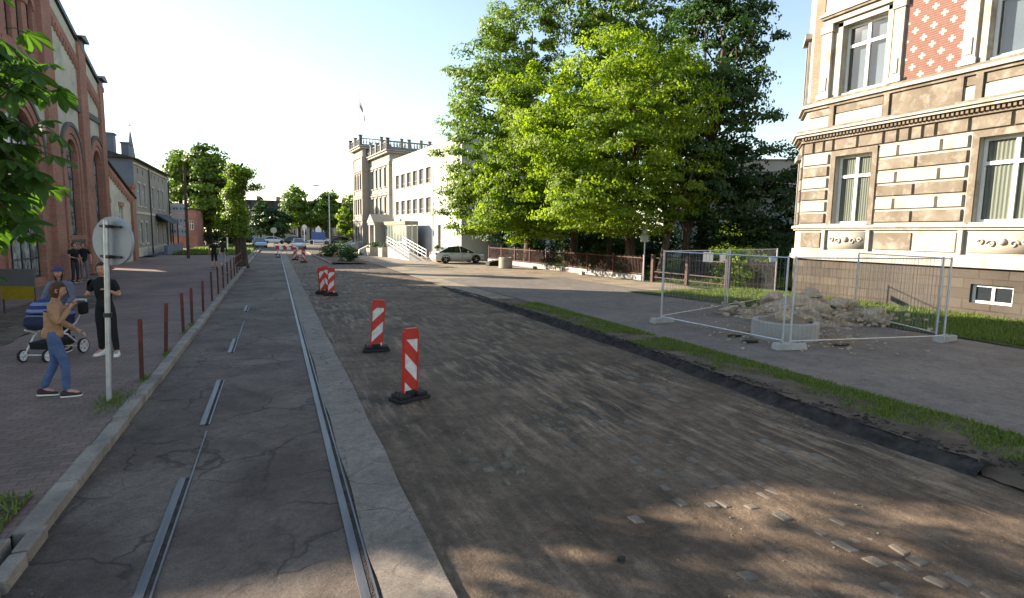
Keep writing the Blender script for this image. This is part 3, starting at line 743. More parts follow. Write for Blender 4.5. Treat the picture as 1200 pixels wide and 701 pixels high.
# ------------------------------------------------------------------ ornate house (right)
def ornate():
    H = empty('ornate_house', (20.5,17.5,0), -PI/2, 'ornate cream and brown stone house with striped rustication and patterned brick panels on the right', 'house')
    L = 24.; PL = [(-1.25,9.),(-1.25,1.25),(0,0),(L,0)]           # plan of the outside face, outside on the right
    PLr = PL
    wg = [(1.5,2.98,3.1,5.72),(6.45,8.25,3.1,5.72),(11.5,13.1,3.1,5.72)]
    wu = [(1.42,3.15,8.12,10.62),(6.4,8.2,8.12,10.62),(11.4,13.2,8.12,10.62)]
    wc = [(6.6,7.75,.55,1.15)]
    mb = MB(); facade(mb, 0, L, 0, 1.66, wc, .3); mb.add([(0,0,0),(-1.25,1.25,0),(-1.25,1.25,1.66),(0,0,1.66)], [(0,1,2,3)]); mb.add([(-1.25,1.25,0),(-1.25,9,0),(-1.25,9,1.66),(-1.25,1.25,1.66)], [(0,1,2,3)])
    mb.build('plinth', brick_mat('rubble plinth', (.065,.055,.046), (.10,.084,.068), (.05,.042,.035), .8, .33, .02, stain=(.08,.07,.06)), H)
    mb = MB(); facade(mb, 0, L, 1.66, 7.72, wg, .3); facade(mb, 0, L, 7.72, 13.6, wu, .3)
    for z0, z1 in ((1.66,13.6),):
        mb.add([(0,0,z0),(-1.25,1.25,z0),(-1.25,1.25,z1),(0,0,z1)], [(0,1,2,3)])
        mb.add([(-1.25,1.25,z0),(-1.25,9,z0),(-1.25,9,z1),(-1.25,1.25,z1)], [(0,1,2,3)])
    mb.add([(L,0,0),(L,12,0),(L,12,13.6),(L,0,13.6)], [(0,1,2,3)])
    mb.add([(-1.25,9,0),(-1.25,12,0),(-1.25,12,13.6),(-1.25,9,13.6)], [(0,1,2,3)])
    mb.add([(-1.25,12,0),(L,12,0),(L,12,13.6),(-1.25,12,13.6)], [(0,1,2,3)])
    mb.build('wall', M['whitestone'], H)
    wh, br = MB(), MB()
    # plinth cap, white skirting, sill course
    course(wh, PL, .16, 1.67, 1.84); course(wh, PL, .10, 1.845, 2.06); 
    course(wh, PL, .09, 2.86, 2.94); course(wh, PL, .17, 2.945, 3.05)
    # recessed apron panels between 2.08 and 2.84
    aprons = [(.05,1.15,1),(3.2,6.15,2),(8.5,11.2,2),(13.4,16.,2)]
    for a, b, k in aprons:
        br.box(a+.1, (a+b)/2-.05 if k == 2 else b-.1, -.05, -.001, 2.16, 2.76)
        if k == 2: wh.box((a+b)/2+.05, b-.1, -.06, -.001, 2.14, 2.78)
    for x in (1.25, 3.1, 6.2, 8.4, 11.3, 13.3): wh.box(x-.07, x+.07, -.12, -.001, 2.075, 2.85)
    # rusticated rows
    rows = 6; z0 = 3.09; hh = .468
    for (a, b) in ((.02,1.22),(3.22,6.18),(8.52,11.2),(13.4,16.4),(16.4,19.4),(19.4,L)):
        for r in range(rows):
            za, zb = z0+r*hh+.03, z0+(r+1)*hh-.03; t = wh if r % 2 else br
            if b-a < 2: cuts = [a, b]
            else:
                w = b-a; cuts = [a, a+w*.24, a+w*.72, b] if r % 2 else [a, a+w*.46, b]
            for c, d in zip(cuts, cuts[1:]):
                m = .035
                t.add([(c+.02,-.001,za),(d-.02,-.001,za),(d-.02,-.001,zb),(c+.02,-.001,zb),(c+.02+m,-.085,za+m),(d-.02-m,-.085,za+m),(d-.02-m,-.085,zb-m),(c+.02+m,-.085,zb-m)],
                      [(0,1,5,4),(1,2,6,5),(2,3,7,6),(3,0,4,7),(4,5,6,7)])
            # keystone shaped little joint blocks of the other colour
    # chamfer rustication
    D = Vector((-1,1)).normalized(); Nn = Vector((-1,-1)).normalized()
    for r in range(rows):
        za, zb = z0+r*hh+.03, z0+(r+1)*hh-.03; t = wh if r % 2 else br
        for s0, s1 in ((.03,.42),(1.35,1.74)):
            c = D*((s0+s1)/2)+Nn*.04; t.obox((c.x,c.y,(za+zb)/2), (s1-s0,.08,zb-za), (D.x,D.y,0), (Nn.x,Nn.y,0))
    # frieze of flat arch stones
    x = 0.; n = 0; rr = random.Random(4)
    while x < L:
        w = rr.choice([.42,.5,.46,1.0,1.15]); w = min(w, L-x)
        br.add([(x+.02,-.001,5.95),(x+w-.02,-.001,5.95),(x+w-.02,-.001,6.4),(x+.02,-.001,6.4),(x+.06,-.09,5.99),(x+w-.06,-.09,5.99),(x+w-.06,-.09,6.36),(x+.06,-.09,6.36)],
               [(0,1,5,4),(1,2,6,5),(2,3,7,6),(3,0,4,7),(4,5,6,7)]); x += w
    c = D*.88+Nn*.045; br.obox((c.x,c.y,6.17), (1.7,.09,.42), (D.x,D.y,0), (Nn.x,Nn.y,0))
    # cornice with dentils
    course(br, PL, .14, 6.42, 6.50); course(wh, PL, .34, 6.63, 6.72); course(wh, PL, .42, 6.725, 6.80); course(br, PL, .36, 6.805, 6.88)
    dn = MB(); x = .05
    while x < L: dn.box(x, x+.075, -.25, -.13, 6.505, 6.62); x += .14
    for k in range(12):
        c = D*(.1+k*.14)+Nn*.19; dn.obox((c.x,c.y,6.56), (.075,.12,.115), (D.x,D.y,0), (Nn.x,Nn.y,0))
    dn.build('dentil_band', M['stonedark'], H)
    # apron band of the upper floor: white then brown panels
    for a, b in ((.1,1.1),(1.3,3.25),(5.8,6.25),(6.4,8.2),(10.8,11.2),(11.4,13.2)): wh.box(a+.04,b-.04,-.06,-.001,6.95,7.35); br.box(a+.04,b-.04,-.05,-.001,7.4,7.66)
    for a, b in ((3.5,5.65),(8.55,10.6),(13.5,15.6)): br.box(a,b,-.05,-.001,6.95,7.66)
    for x in (1.2,3.38,5.75,6.3,8.35,10.7,11.3,13.35): br.box(x-.1,x+.1,-.13,-.001,6.885,7.7)
    course(br, PL, .12, 7.7, 7.80); course(wh, PL, .22, 7.805, 7.92); course(br, PL, .16, 7.925, 8.02)
    # upper pilasters, architraves and entablatures
    for a, b in ((.55,.98),(3.42,3.78),(5.72,6.1),(8.5,8.88),(10.7,11.1),(13.5,13.9)):
        wh.box(a,b,-.14,-.001,8.03,10.55); wh.box(a-.06,b+.06,-.2,-.142+.001,8.03,8.22); wh.box(a-.05,b+.05,-.19,-.001,10.56,10.84)
        wh.box(a+.1,b-.1,-.175,-.142,8.35,8.85)
    for (a,b,c_,d_) in wu:
        wh.box(a-.2,a-.01,-.09,-.001,8.03,10.8); wh.box(b+.01,b+.2,-.09,-.001,8.03,10.8); wh.box(a-.2,b+.2,-.09,-.001,10.64,10.84)
        wh.box(a-.8,b+.75,-.2,-.001,10.85,11.05); br.box(a-.85,b+.8,-.3,-.001,11.055,11.14); wh.box(a-.9,b+.85,-.36,-.001,11.145,11.24)
        wh.add([(a-.9,-.3,11.245),(b+.85,-.3,11.245),((a+b)/2,-.3,11.9),(a-.9,0,11.245),(b+.85,0,11.245),((a+b)/2,0,11.9)], [(0,1,2),(0,2,5,3),(1,4,5,2),(0,3,4,1)])
    for (a,b,c_,d_) in wg:
        br.box(a-.2,a-.005,-.07,-.001,3.07,5.93); br.box(b+.005,b+.2,-.07,-.001,3.07,5.93); br.box(a-.2,b+.2,-.071,-.001,5.73,5.94); wh.box(a-.05,b+.05,-.12,.2,3.055,3.098)
    course(wh, PL, .25, 12.9, 13.1); course(br, PL, .5, 13.105, 13.3); course(wh, PL, .6, 13.305, 13.5)
    wh.build('white_stonework', M['whitestone'], H, bevel=0); br.build('brown_stonework', M['sandstone'], H)
    # patterned brick panels
    m, nt, b, out = new_mat('red and white diamond brick'); N = NT(nt)
    vec, v0 = wallcoord(N, 1, 1)
    sp = N.n('ShaderNodeSeparateXYZ'); N.l(vec, sp.inputs[0])
    # quantise to bricks, then diamonds
    bx = N.math('MULTIPLY', N.math('FLOOR', N.math('DIVIDE', sp.outputs[0], .075)), .075)
    bz = N.math('MULTIPLY', N.math('FLOOR', N.math('DIVIDE', sp.outputs[1], .075)), .075)
    def tri(x, p, o): return N.math('ABSOLUTE', N.math('SUBTRACT', N.math('FRACT', N.math('ADD', N.math('DIVIDE', x, p), o)), .5))
    s1 = N.math('ADD', tri(bx, .60, .25), tri(bz, .60, 0)); k1 = N.math('LESS_THAN', s1, .235)
    s2 = N.math('ADD', tri(bx, .60, .75), tri(bz, .60, .5)); k2 = N.math('LESS_THAN', s2, .235)
    k = N.math('MAXIMUM', k1, k2)
    col = N.mix(k, (.15,.068,.052), (.36,.33,.29))
    fx = N.math('LESS_THAN', N.math('FRACT', N.math('DIVIDE', sp.outputs[1], .075)), .12)
    col = N.mix(N.math('MULTIPLY', fx, .6), col, (.35,.26,.2))
    col = N.mix(.5, col, N.ramp(N.noise(v0, 9, 4, .7), [(.3,(.6,)*3),(.7,(1.1,)*3)]), 'MULTIPLY')
    N.l(col, b.inputs['Base Color']); b.inputs['Roughness'].default_value = .9
    for a, b_ in ((3.84,5.66),(8.94,10.64),(13.96,15.8)):
        MB().box(a,b_,-.03,-.001,8.04,12.8).build('patterned_brick_panel', m, H)
    mb = MB(); mb.box(.1,.5,-.03,-.001,8.04,12.8); mb.build('brick_strip', M['brick'], H)
    # scroll ornaments of the aprons
    for a, b_ in ((1.35,3.0),(6.4,8.3),(11.4,13.2)):
        mb = MB(); mb.box(a+.06,b_-.06,-.03,-.001,2.14,2.8)
        cx = (a+b_)/2
        mb.lathe([(.0,-.14),(.08,-.12),(.115,-.06),(.12,0)], (cx,0,2.5), 12, 0, 'y')
        for sg in (-1,1):
            for k, (dx, dz, r) in enumerate(((.3,-.03,.13),(.58,.02,.1))):
                pts = [(cx+sg*(dx+math.cos(t)*r*(1-t/9)), -.055, 2.46+dz+math.sin(t)*r*(1-t/9)) for t in [i*.55 for i in range(13)]]
                mb.tube(pts, .032, 6)
        mb.build('scroll_relief', M['beige'], H, smooth=True)
    for w in wg+wu:
        o = window(H, *w, .27, M['white'], M['clear'], fw=.09, mull=(.5,), trans=(.7,), bar=.055)
        low = w[2] < 5
        MB().box(w[0]-.1,w[1]+.1,.75 if low else .42,.76 if low else .43,w[2]-.1,w[3]+.1).build('window_backing', M['bluegrey'] if not low else M['darkroom'], o)  # upper backing's blue grey is painted in place of reflected sky
        mb = MB()
        n = 36; a, b_ = w[0]+.04, w[1]-.04
        for (ca, cb) in (((0,.49),(.51,1.)) if low else ((.42,.5),(.0,.06))):
            pts = [(a+(b_-a)*(ca+(cb-ca)*i/n), (.30 if low else .33)+.015*math.sin(i*1.3), 0) for i in range(n+1)]
            for p, q in zip(pts, pts[1:]): mb.add([(p[0],p[1],w[2]+.05),(q[0],q[1],w[2]+.05),(q[0],q[1],w[3]),(p[0],p[1],w[3])], [(0,1,2,3)])
        mb.build('curtain', M['curtain'], o)
    for w in wc: window(H, *w, .2, M['white'], M['glass'], fw=.08, trans=())
    # narrow window of the chamfered corner
    for z0_, z1_ in ((3.1,5.7),(8.1,10.6)):
        c = D*.885+Nn*.02; mb = MB().obox((c.x,c.y,(z0_+z1_)/2), (.75,.04,z1_-z0_), (D.x,D.y,0), (Nn.x,Nn.y,0)); mb.build('corner_window', M['glass'], H)
        mb = MB()
        for s in (.44,1.33):
            c = D*s+Nn*.05; mb.obox((c.x,c.y,(z0_+z1_)/2), (.14,.1,z1_-z0_), (D.x,D.y,0), (Nn.x,Nn.y,0))
        c = D*.885+Nn*.12; mb.obox((c.x,c.y,z1_+.2), (1.3,.26,.2), (D.x,D.y,0), (Nn.x,Nn.y,0))
        mb.build('corner_window_surround', M['whitestone'], H)
    mb = MB(); mb.add([(-1.7,-.6,13.55),(L+.3,-.6,13.55),(L+.3,12.3,13.55),(-1.7,12.3,13.55),(3,6,16.5),(L-4,6,16.5)], [(0,1,5,4),(2,3,4,5),(0,4,3),(1,2,5),(0,3,2,1)])
    mb.build('roof', M['rooftile'], H)
ornate()

# ------------------------------------------------------------------ white office block and town hall (right, far)
ang = math.atan2(-.1, .995)  # facade leans a little off the street line
rz_f = -PI/2+.1
# local x runs towards the camera, outward is local -y
def loc_rot(x, y): return (x, y, 0)
WB = empty('white_office_block', (13.7,71,0), rz_f, 'plain white three storey block with square windows beside the parked silver car', 'office building')
# windows
ww = []
for z0, z1 in ((4.6,6.2),(7.7,9.3)):
    for k in range(6): ww.append((.9+k*2.15, 2.45+k*2.15, z0, z1))
ww.append((15.2,16.1,1.1,3.3))
Lw = 21.2
mb = MB(); facade(mb, 0, Lw, 0, 11.2, ww, .35); mb.add([(Lw,0,0),(Lw,14,0),(Lw,14,11.2),(Lw,0,11.2)], [(0,1,2,3)]); mb.add([(0,0,0),(0,14,0),(0,14,11.2),(0,0,11.2)], [(0,1,2,3)]); mb.add([(0,14,0),(Lw,14,0),(Lw,14,11.2),(0,14,11.2)], [(0,1,2,3)])
mb.build('wall', M['whitewall'], WB)
MB().box(-.05,Lw+.05,-.06,14.05,11.2,11.35).build('roof', M['concrete'], WB)
for x in (.25, 14.0, 20.6): MB().tube([(x,-.1,.1),(x,-.1,11.1)], .06, 8).build('downpipe', M['galv'], WB)
for w in ww: window(WB, *w, .24, M['palerender'], M['paleglass'], fw=.06, trans=(.3,), bar=.03)
mb = MB()
for w in ww: mb.box(w[0]-.08, w[1]+.08, -.09, -.001, w[2]-.08, w[2]-.01)
mb.box(0,13.5,-.03,-.001,4.35,4.45)
mb.build('sill_band', M['concrete'], WB)
def stone_block(name, loc, rz, W, D, H, wall, side, label, cols, floors, far=False):
    T = empty(name, loc, rz, label, 'town hall')
    ops = []
    for (z0, z1, arch) in floors:
        for x in cols: ops.append((x-.45, x+.45, z0, z1, arch))
    mb = MB(); facade(mb, 0, W, 0, H, ops, .3); mb.build('front_wall', wall, T)
    mb = MB(); mb.add([(W,0,0),(W,D,0),(W,D,H),(W,0,H)], [(0,1,2,3)]); mb.add([(0,0,0),(0,D,0),(0,D,H),(0,0,H)], [(0,1,2,3)]); mb.add([(0,D,0),(W,D,0),(W,D,H),(0,D,H)], [(0,1,2,3)])
    mb.build('side_wall', side, T)
    path = [(0,D),(0,0),(W,0),(W,D)]
    mb = MB()
    for z, o, h in ((.9,.12,.12),(4.0,.16,.22),(7.2,.16,.2),(7.5,.1,.12),(10.9,.14,.18),(H-1.5,.12,.15),(H-.35,.45,.2),(H-.1,.6,.14)): course(mb, path, o, z, z+h)
    for o in ops: mb.box(o[0]-.14,o[1]+.14,-.12,-.001,o[3]+.04,o[3]+.2); mb.box(o[0]-.12,o[1]+.12,-.12,-.001,o[2]-.16,o[2]-.04)
    mb.box(0,.4,-.1,-.001,0,H-1.5); mb.box(W-.4,W,-.1,-.001,0,H-1.5)
    mb.build('moulding', side, T)
    mb = MB(); mb.box(-.4,W+.4,-.4,D+.4,H+.045,H+.15); rf = mb.build('roof', M['bluegrey'], T)
    mb = MB(); rail = [(-.3,D),(-.3,-.3),(W+.3,-.3),(W+.3,D)]
    course(mb, rail, -.12, H+.95, H+1.07); course(mb, rail, -.12, H+.15, H+.26)
    for a, b in zip(rail, rail[1:]):
        L = math.hypot(b[0]-a[0], b[1]-a[1]); n = max(2, int(L/.42))
        for i in range(n+1):
            p = (a[0]+(b[0]-a[0])*i/n, a[1]+(b[1]-a[1])*i/n)
            mb.lathe([(.05,H+.28),(.1,H+.5),(.04,H+.8),(.06,H+1.0)], (p[0],p[1],0), 6)
        n = max(1, round(L/2.8))
        for i in range(n+1):
            p = (a[0]+(b[0]-a[0])*i/n, a[1]+(b[1]-a[1])*i/n)
            mb.box(p[0]-.2,p[0]+.2,p[1]-.2,p[1]+.2,H+.15,H+1.3); mb.box(p[0]-.27,p[0]+.27,p[1]-.27,p[1]+.27,H+1.35,H+1.43)
    mb.build('balustrade', M['greyrender'], T)
    for o in ops: window(T, *o[:4], .27, M['palerender'], M['glass'], arch=o[4], fw=.06, trans=(.7,), bar=.03)
    return T
TB = stone_block('town_hall_wing', (12.45,81.2,0), rz_f, 9.4, 16, 12.6, M['palerender'], M['beige'], 'beige stone town hall wing with balustraded roof next to the white block', [1.4,3.3,5.2,7.4], [(1.0,3.2,False),(4.9,6.9,False),(8.3,10.6,False)])
TA = stone_block('town_hall_tower', (10.9,86.6,0), rz_f, 5.4, 17, 14.2, M['palerender'], M['pinkstone'], 'projecting taller corner bay of the town hall carrying the flag', [1.3,2.7,4.1], [(1.2,3.2,False),(4.9,7.0,False),(8.4,10.6,True)])
Fl = empty('flagpole', (11.6,84.5,14.3), 0, 'thin flagpole with red and white flag on the town hall roof', 'flagpole')
MB().tube([(0,0,0),(0,0,7.6)], [.07,.04], 6).build('pole', M['white'], Fl)
mb = MB(); n = 8
for i in range(n):
    for mi, (s0, s1) in enumerate(((0,.5),(.5,1.))):
        def fp(u, s): return (.05+.75*u+.08*math.sin(u*5), .12*math.sin(u*6), 6.6-2.3*u*.9-s*.9+.08*math.sin(u*4))
        mb.add([fp(i/n,s0),fp((i+1)/n,s0),fp((i+1)/n,s1),fp(i/n,s1)], [(0,1,2,3)], mi)
mb.build('flag', [M['reflwhite'], M['red']], Fl)
# portico, glazed vestibule, ramp, planters
Po = empty('entrance_portico', (12.9,70.4,0), rz_f, 'small pedimented stone entrance porch of the white office block', 'porch')
mb = MB(); mb.box(0,.45,-2.4,0,0,3.3); mb.box(2.35,2.8,-2.4,0,0,3.3); mb.box(-.1,2.9,-2.5,0,3.3,3.6)
mb.prism([(-.2,3.6),(3.0,3.6),(1.4,4.6)], -2.6, 0); mb.build('porch_frame', M['pinkstone'], Po)
MB().box(.5,2.3,-1.6,-1.5,.3,3.0).build('door', M['greyrender'], Po); 
mb = MB()
for k in range(3): mb.box(-.2,3.,-3.-.35*k,-2.4-.3*k,0,.36-.12*k)
mb.build('step', M['concrete'], Po)
Ve = empty('glazed_vestibule', (13.2,67,0), rz_f, 'green tinted glass vestibule with flat roof on the white office block', 'vestibule')
mb = MB(); 
for k in range(8): mb.box(k*1.1,k*1.1+.08,-1.3,-1.2,.3,3.3)
for k in (0,7): 
    for j in range(2): mb.box(k*1.1,k*1.1+.08,-j*.6-.1,-j*.6,.3,3.3)
for z in (.3,1.4,3.2): mb.box(0,7.8,-1.31,-1.19,z,z+.09)
mb.build('metal_frame', M['galv'], Ve)
mb = MB(); mb.box(.04,7.74,-1.27,-1.25,.38,3.2); mb.box(.03,.05,-1.2,0,.38,3.2); mb.box(7.73,7.75,-1.2,0,.38,3.2); mb.build('pane', glass_mat('greenish vestibule glass', (.12,.15,.12), .08, .7), Ve)
MB().box(-.1,7.9,-1.45,0,3.3,3.7).build('roof', surf('mossy roof edge', (.18,.19,.13), (.25,.25,.2), 2), Ve)
MB().box(0,7.8,-1.35,0,0,.3).build('base', M['concrete'], Ve)
Rp = empty('access_ramp', (15.4,50.2,0), rz_f, 'white railed access ramp climbing to the glass vestibule', 'ramp')
MB().prism([(-7,0),(0,0),(-7,1.1)], -4.4, -2.9).build('slope', M['concrete'], Rp)
mb = MB()
for yy in (-4.45,-2.85):
    for z in (.35,.65,.95): mb.tube([(-7,yy,1.1+z),(-.1,yy,z)], .035, 6)
    for k in range(7): mb.tube([(-7+k*1.15,yy,1.1-k*.18),(-7+k*1.15,yy,2.05-k*.18)], .035, 6)
mb.build('railing', M['white'], Rp)
def shrub(name, x, y, r, h, mat, label, group=None, n=14, per=60, size=.16, z=0., seed=1, cat='shrub'):
    rg = np.random.default_rng(seed)
    E_ = empty(name, (x,y,z), 0, label, cat, group)
    o, C = crown([(0,0,h*.55,r,r,h*.5)], n, per, r*.42, size, mat, E_, rg, 'foliage', .3, .8, .5)
    mb = MB()
    for k in range(7):
        c = C[rg.integers(len(C))]; mb.tube([(0,0,-.05),(c[0]*.4,c[1]*.4,c[2]*.5),tuple(c)], [.035,.025,.01], 5)
    mb.build('stems', M['bark'], E_)
    return E_
def planter(x, y, w, h, label, seed):
    E_ = empty('concrete_planter', (x,y,0), rz_f, label, 'planter', 'planters along the entrance of the white block'); mb = MB()
    mb.prism([(-w/2,0),(w/2,0),(w/2+.08,h),(w/2-.02,h),(w/2-.04,h-.12),(-w/2+.04,h-.12),(-w/2+.02,h),(-w/2-.08,h)], -w/2, w/2)
    mb.build('tub', M['whitestone'], E_)
    MB().box(-w/2,w/2,-w/2+.03,w/2-.03,h-.13,h-.06).build('soil', M['soil'], E_)
    shrub('planter_shrub', x, y, w*.55, .7, M['leaf_dark'], 'dark bush growing in '+label, 'bushes in the entrance planters', 8, 50, .12, h-.08, seed, 'bush')
planter(9.6,60.5,1.3,.9,'the leftmost white concrete planter', 1); planter(10.5,58.2,1.4,1.,'the square concrete planter left of the ramp', 2); planter(13.6,49.0,1.2,.85,'the concrete planter at the foot of the ramp', 3)
Bw = MB(); Bw.prism([(8.2,0),(8.2,.6),(9.2,1.1),(9.2,0)], 61.5, 62.1); tag(Bw.build('stair_cheek_wall', M['whitewall']), 'white sloping cheek wall left of the planters', 'low wall')
St = empty('town_hall_stairs', (10.3,84,0), rz_f, 'white stone stair at the foot of the town hall corner bay', 'stairs'); mb = MB()
for k in range(6): mb.box(0,3.2,-.4*(6-k),0,k*.16,(k+1)*.16)
mb.build('step', M['whitewall'], St)
MB().prism([(-2.4,0),(-2.4,.35),(0,1.3),(0,0)], -.25, 0, 0, 'yz').build('cheek', M['whitewall'], St)

# ------------------------------------------------------------------ far end of the street
fw_ = lambda W, n, z: [(x-.55, x+.55, z, z+2.) for x in [W*(i+.5)/n for i in range(n)]]
def far_block(loc, W, H, wall, label, n, name='apartment_block', rh=3.):
    T, rf = simple_house(name, loc, 0, W, 12, H, wall, M['darkmetal'], fw_(W,n,1.4)+fw_(W,n,4.6), label, 'apartment block', eave=.3, roofh=0, glass=M['glass'])
    mb = MB(); mb.add([(-.3,-.3,H+.15),(W+.3,-.3,H+.15),(W+.3,12.3,H+.15),(-.3,12.3,H+.15),(.6,1.,H+rh),(W-.6,1.,H+rh),(W-.6,11,H+rh),(.6,11,H+rh)], [(0,1,5,4),(1,2,6,5),(2,3,7,6),(3,0,4,7),(4,5,6,7)])
    mb.build('mansard_roof', M['rooftile'], T)
    for k in range(3): MB().box(W*(.2+.3*k),W*(.2+.3*k)+.9,5,6,H+rh-.1,H+rh+1.1).build('chimney', M['brick'], T)
    for k in range(n//2): MB().box(W*(k+.5)/(n//2)-.6,W*(k+.5)/(n//2)+.6,-.05,1.,H+.4,H+2.2).build('dormer', M['darkmetal'], T)
far_block((-6.5,141,0), 14, 7.0, M['beige'], 'tan apartment block with dark mansard roof closing the far left end of the street', 6, rh=2.3)
far_block((8,146,0), 16, 7.2, M['stonedark'], 'dark apartment block with chimneys behind the street lamp', 7, rh=2.4)
# grey building behind the garden trees and lit house behind
simple_house('grey_shed_building', (39,46,0), -.5, 20, 10, 6.6, M['greyrender'], M['rooftile'], [(3,4.2,2,4),(7,8.2,2,4)], 'dull grey building behind the garden trees left of the ornate house', 'building', eave=.3, roofh=1.5)
simple_house('pale_rear_house', (62,72,0), -.5, 18, 10, 14.5, M['palerender'], M['bluegrey'], [(3+3*k,4.2+3*k,9,11) for k in range(4)], 'pale tall house far behind the trees beside the ornate house', 'house', eave=.3)
simple_house('garage', (24,62,0), -.2, 16, 8, 3.2, M['darkmetal'], M['rooftile'], [(2+3*k,3.2+3*k,1.2,2.8) for k in range(4)], 'low blue grey building behind the trunks of the garden trees', 'garage', eave=.3)
# ------------------------------------------------------------------ trees
def tree(name, x, y, label, lobes, n_cl, per, rc, size, mat, tp, tr, nb, seed, cat='tree', group=None, flat_=.5, up=.9, shell=.62, br=.1, z=.05, drop=.3, tone0=.5):
    rg = np.random.default_rng(seed)
    T = empty(name, (x,y,z), 0, label, cat, group)
    o, C = crown(lobes, n_cl, per, rc, size, M[mat], T, rg, 'crown', shell, flat_, up, drop, tone0)
    trunk_mesh(T, tp, tr, C, nb, rg, br=br)
    return T
G = 'trees of the garden behind the red fence'
# lobes are (cx,cy,cz,rx,ry,rz) relative to the trunk foot
tree('maple_tree', 19.6, 28.6, 'bright green maple nearest the camera, its lit crown hanging over the garden fence',
     [(-1.2,-.6,7.4,4.2,3.6,3.6),(.6,-1.2,10.4,3.6,3.2,3.0),(-2.6,-.2,5.2,2.8,2.6,2.0),(1.6,-1.6,5.6,2.8,2.6,1.9),(-1.4,0,12.4,2.8,2.6,2.0),(-3.4,-.9,3.9,2.6,2.2,1.6),(-.4,-2.2,4.2,2.6,1.8,1.5),(-4.6,0,8.2,2.4,2.4,2.6)], 420, 170, .85, .17, 'leaf_maple',
     [(0,0,0),(.1,.05,1.6),(-.1,.1,3.6),(.1,0,6.5),(.1,0,9.5),(0,0,12)], [.36,.3,.26,.2,.12,.04], 26, 1, group=G, tone0=.62)
tree('maple_tree', 19.4, 35.2, 'light green maple with a low spreading crown, second from the camera along the garden fence',
     [(-2.8,-.6,7.2,4.0,3.6,3.8),(-2.8,-.6,10.8,3.4,3.,3.0),(-4.2,-.4,4.6,2.8,2.6,2.0),(-.4,-1,5.,2.6,2.4,1.8),(-5.2,-.8,3.6,2.6,2.4,1.5),(-2.6,-1.4,3.6,2.6,2.,1.3)], 340, 165, .85, .19, 'leaf_maple',
     [(0,0,0),(.05,0,1.6),(.2,0,3.8),(0,0,6.5),(0,.1,9.5),(0,0,12)], [.3,.26,.22,.17,.1,.04], 22, 2, group=G, tone0=.5)
tree('maple_tree', 18.8, 41.5, 'taller airy maple leftmost of the garden group, in front of the white block',
     [(-3.2,-1,8.,4.8,4.2,4.4),(-2.2,0,13.,4.6,4.,4.2),(-4.4,-1.4,4.6,3.2,2.6,2.6),(-.8,0,17.6,3.2,3.,3.2),(-1,-1,3.8,3.,2.6,2.)], 380, 150, 1., .22, 'leaf_mid',
     [(0,0,0),(0,0,2),(.2,0,5),(0,0,9),(0,.1,14),(0,0,18)], [.4,.34,.3,.24,.14,.04], 22, 3, group=G, tone0=.75)
tree('lime_tree', 23.6, 38., 'very tall green tree in the middle of the garden group reaching out of the picture',
     [(0,-1,12.,4.6,4.4,5.),(1,-.5,17,4.6,4.2,4.6),(-1,0,20.,3.6,3.6,3.4)], 210, 110, 1.05, .27, 'leaf_mid',
     [(0,0,0),(0,0,2),(.2,0,5),(0,0,9),(.3,.1,14),(0,0,20)], [.5,.42,.36,.3,.18,.05], 22, 4, group=G, tone0=.45)
tree('lime_tree', 25.6, 29.4, 'dark tall tree with a broad overhanging right side in the garden group',
     [(.2,-.6,9.8,3.2,3.4,3.4),(-.2,-.4,13.4,3.8,3.8,4.0),(.5,-.6,16.4,2.8,2.6,2.8),(-.4,-.6,18.,3.,3.,3.),(-1.6,-.4,9.,2.8,2.8,3.2)], 260, 105, .95, .24, 'leaf_dark',
     [(0,0,0),(.1,0,1.8),(.3,0,4.),(.2,0,7.5),(.9,0,12),(1.2,0,17)], [.42,.36,.32,.26,.16,.05], 24, 5, group=G, tone0=.6)
tree('yew_tree', 26.6, 27.6, 'dark low tree with layered feathery branches beside the ornate house',
     [(.6,-.6,4.6,4.2,3.2,2.4),(1.8,-.6,7.,3.4,3.,2.0),(-1.8,-.4,4.6,3.,2.6,2.4),(1.2,-.8,2.4,3.8,3.,1.5)], 240, 110, .9, .19, 'leaf_dark',
     [(0,0,0),(.1,0,1.5),(.2,0,3.5),(.4,0,6.),(.6,0,8.6)], [.3,.26,.2,.14,.05], 26, 6, group=G, flat_=.22, up=1.8, drop=.8, tone0=.25)
# bare visible trunks in the garden group
for i, (x, y, h, r, lx, lab) in enumerate([(21.2,33.5,9,.2,.5,'slender leaning trunk between the two front maples'),(22.6,40.2,9,.22,-.4,'dark trunk behind the second maple'),(20.4,26.6,8.,.24,1.3,'trunk leaning right just behind the street sign'),(24.4,41.5,9,.24,-1.0,'pale forked trunk in the middle of the garden'),(22.8,27.4,8,.26,.2,'straight dark trunk right of the leaning trunk behind the sign')]):
    tree('young_tree', x, y, lab, [(lx,0,h-1.2,1.8,1.8,1.6)], 22, 60, .8, .25, 'leaf_dark', [(0,0,0),(lx*.25,0,h*.25),(lx*.5,.1,h*.5),(lx*.9,0,h)], [r,r*.85,r*.7,.06], 8, 20+i, group=G)
shrub('garden_shrub', 20.9, 21.3, 1.25, 2.6, M['leaf_maple'], 'light green bush with fine leaves at the corner of the ornate house', n=42, per=85, size=.11, seed=31)
shrub('garden_shrub', 26., 25., 2.2, 2.6, M['leaf_dark'], 'dark undergrowth bush behind the rail fence', n=30, per=80, size=.16, seed=32)
shrub('garden_shrub', 30.5, 33., 3., 3.2, M['leaf_dark'], 'wide dark bush at the back of the garden', n=34, per=80, size=.2, seed=33)
shrub('garden_shrub', 22.5, 45, 2.4, 2.4, M['leaf_dark'], 'dark bush among the trunks at the back of the garden', n=26, per=80, size=.18, seed=34)
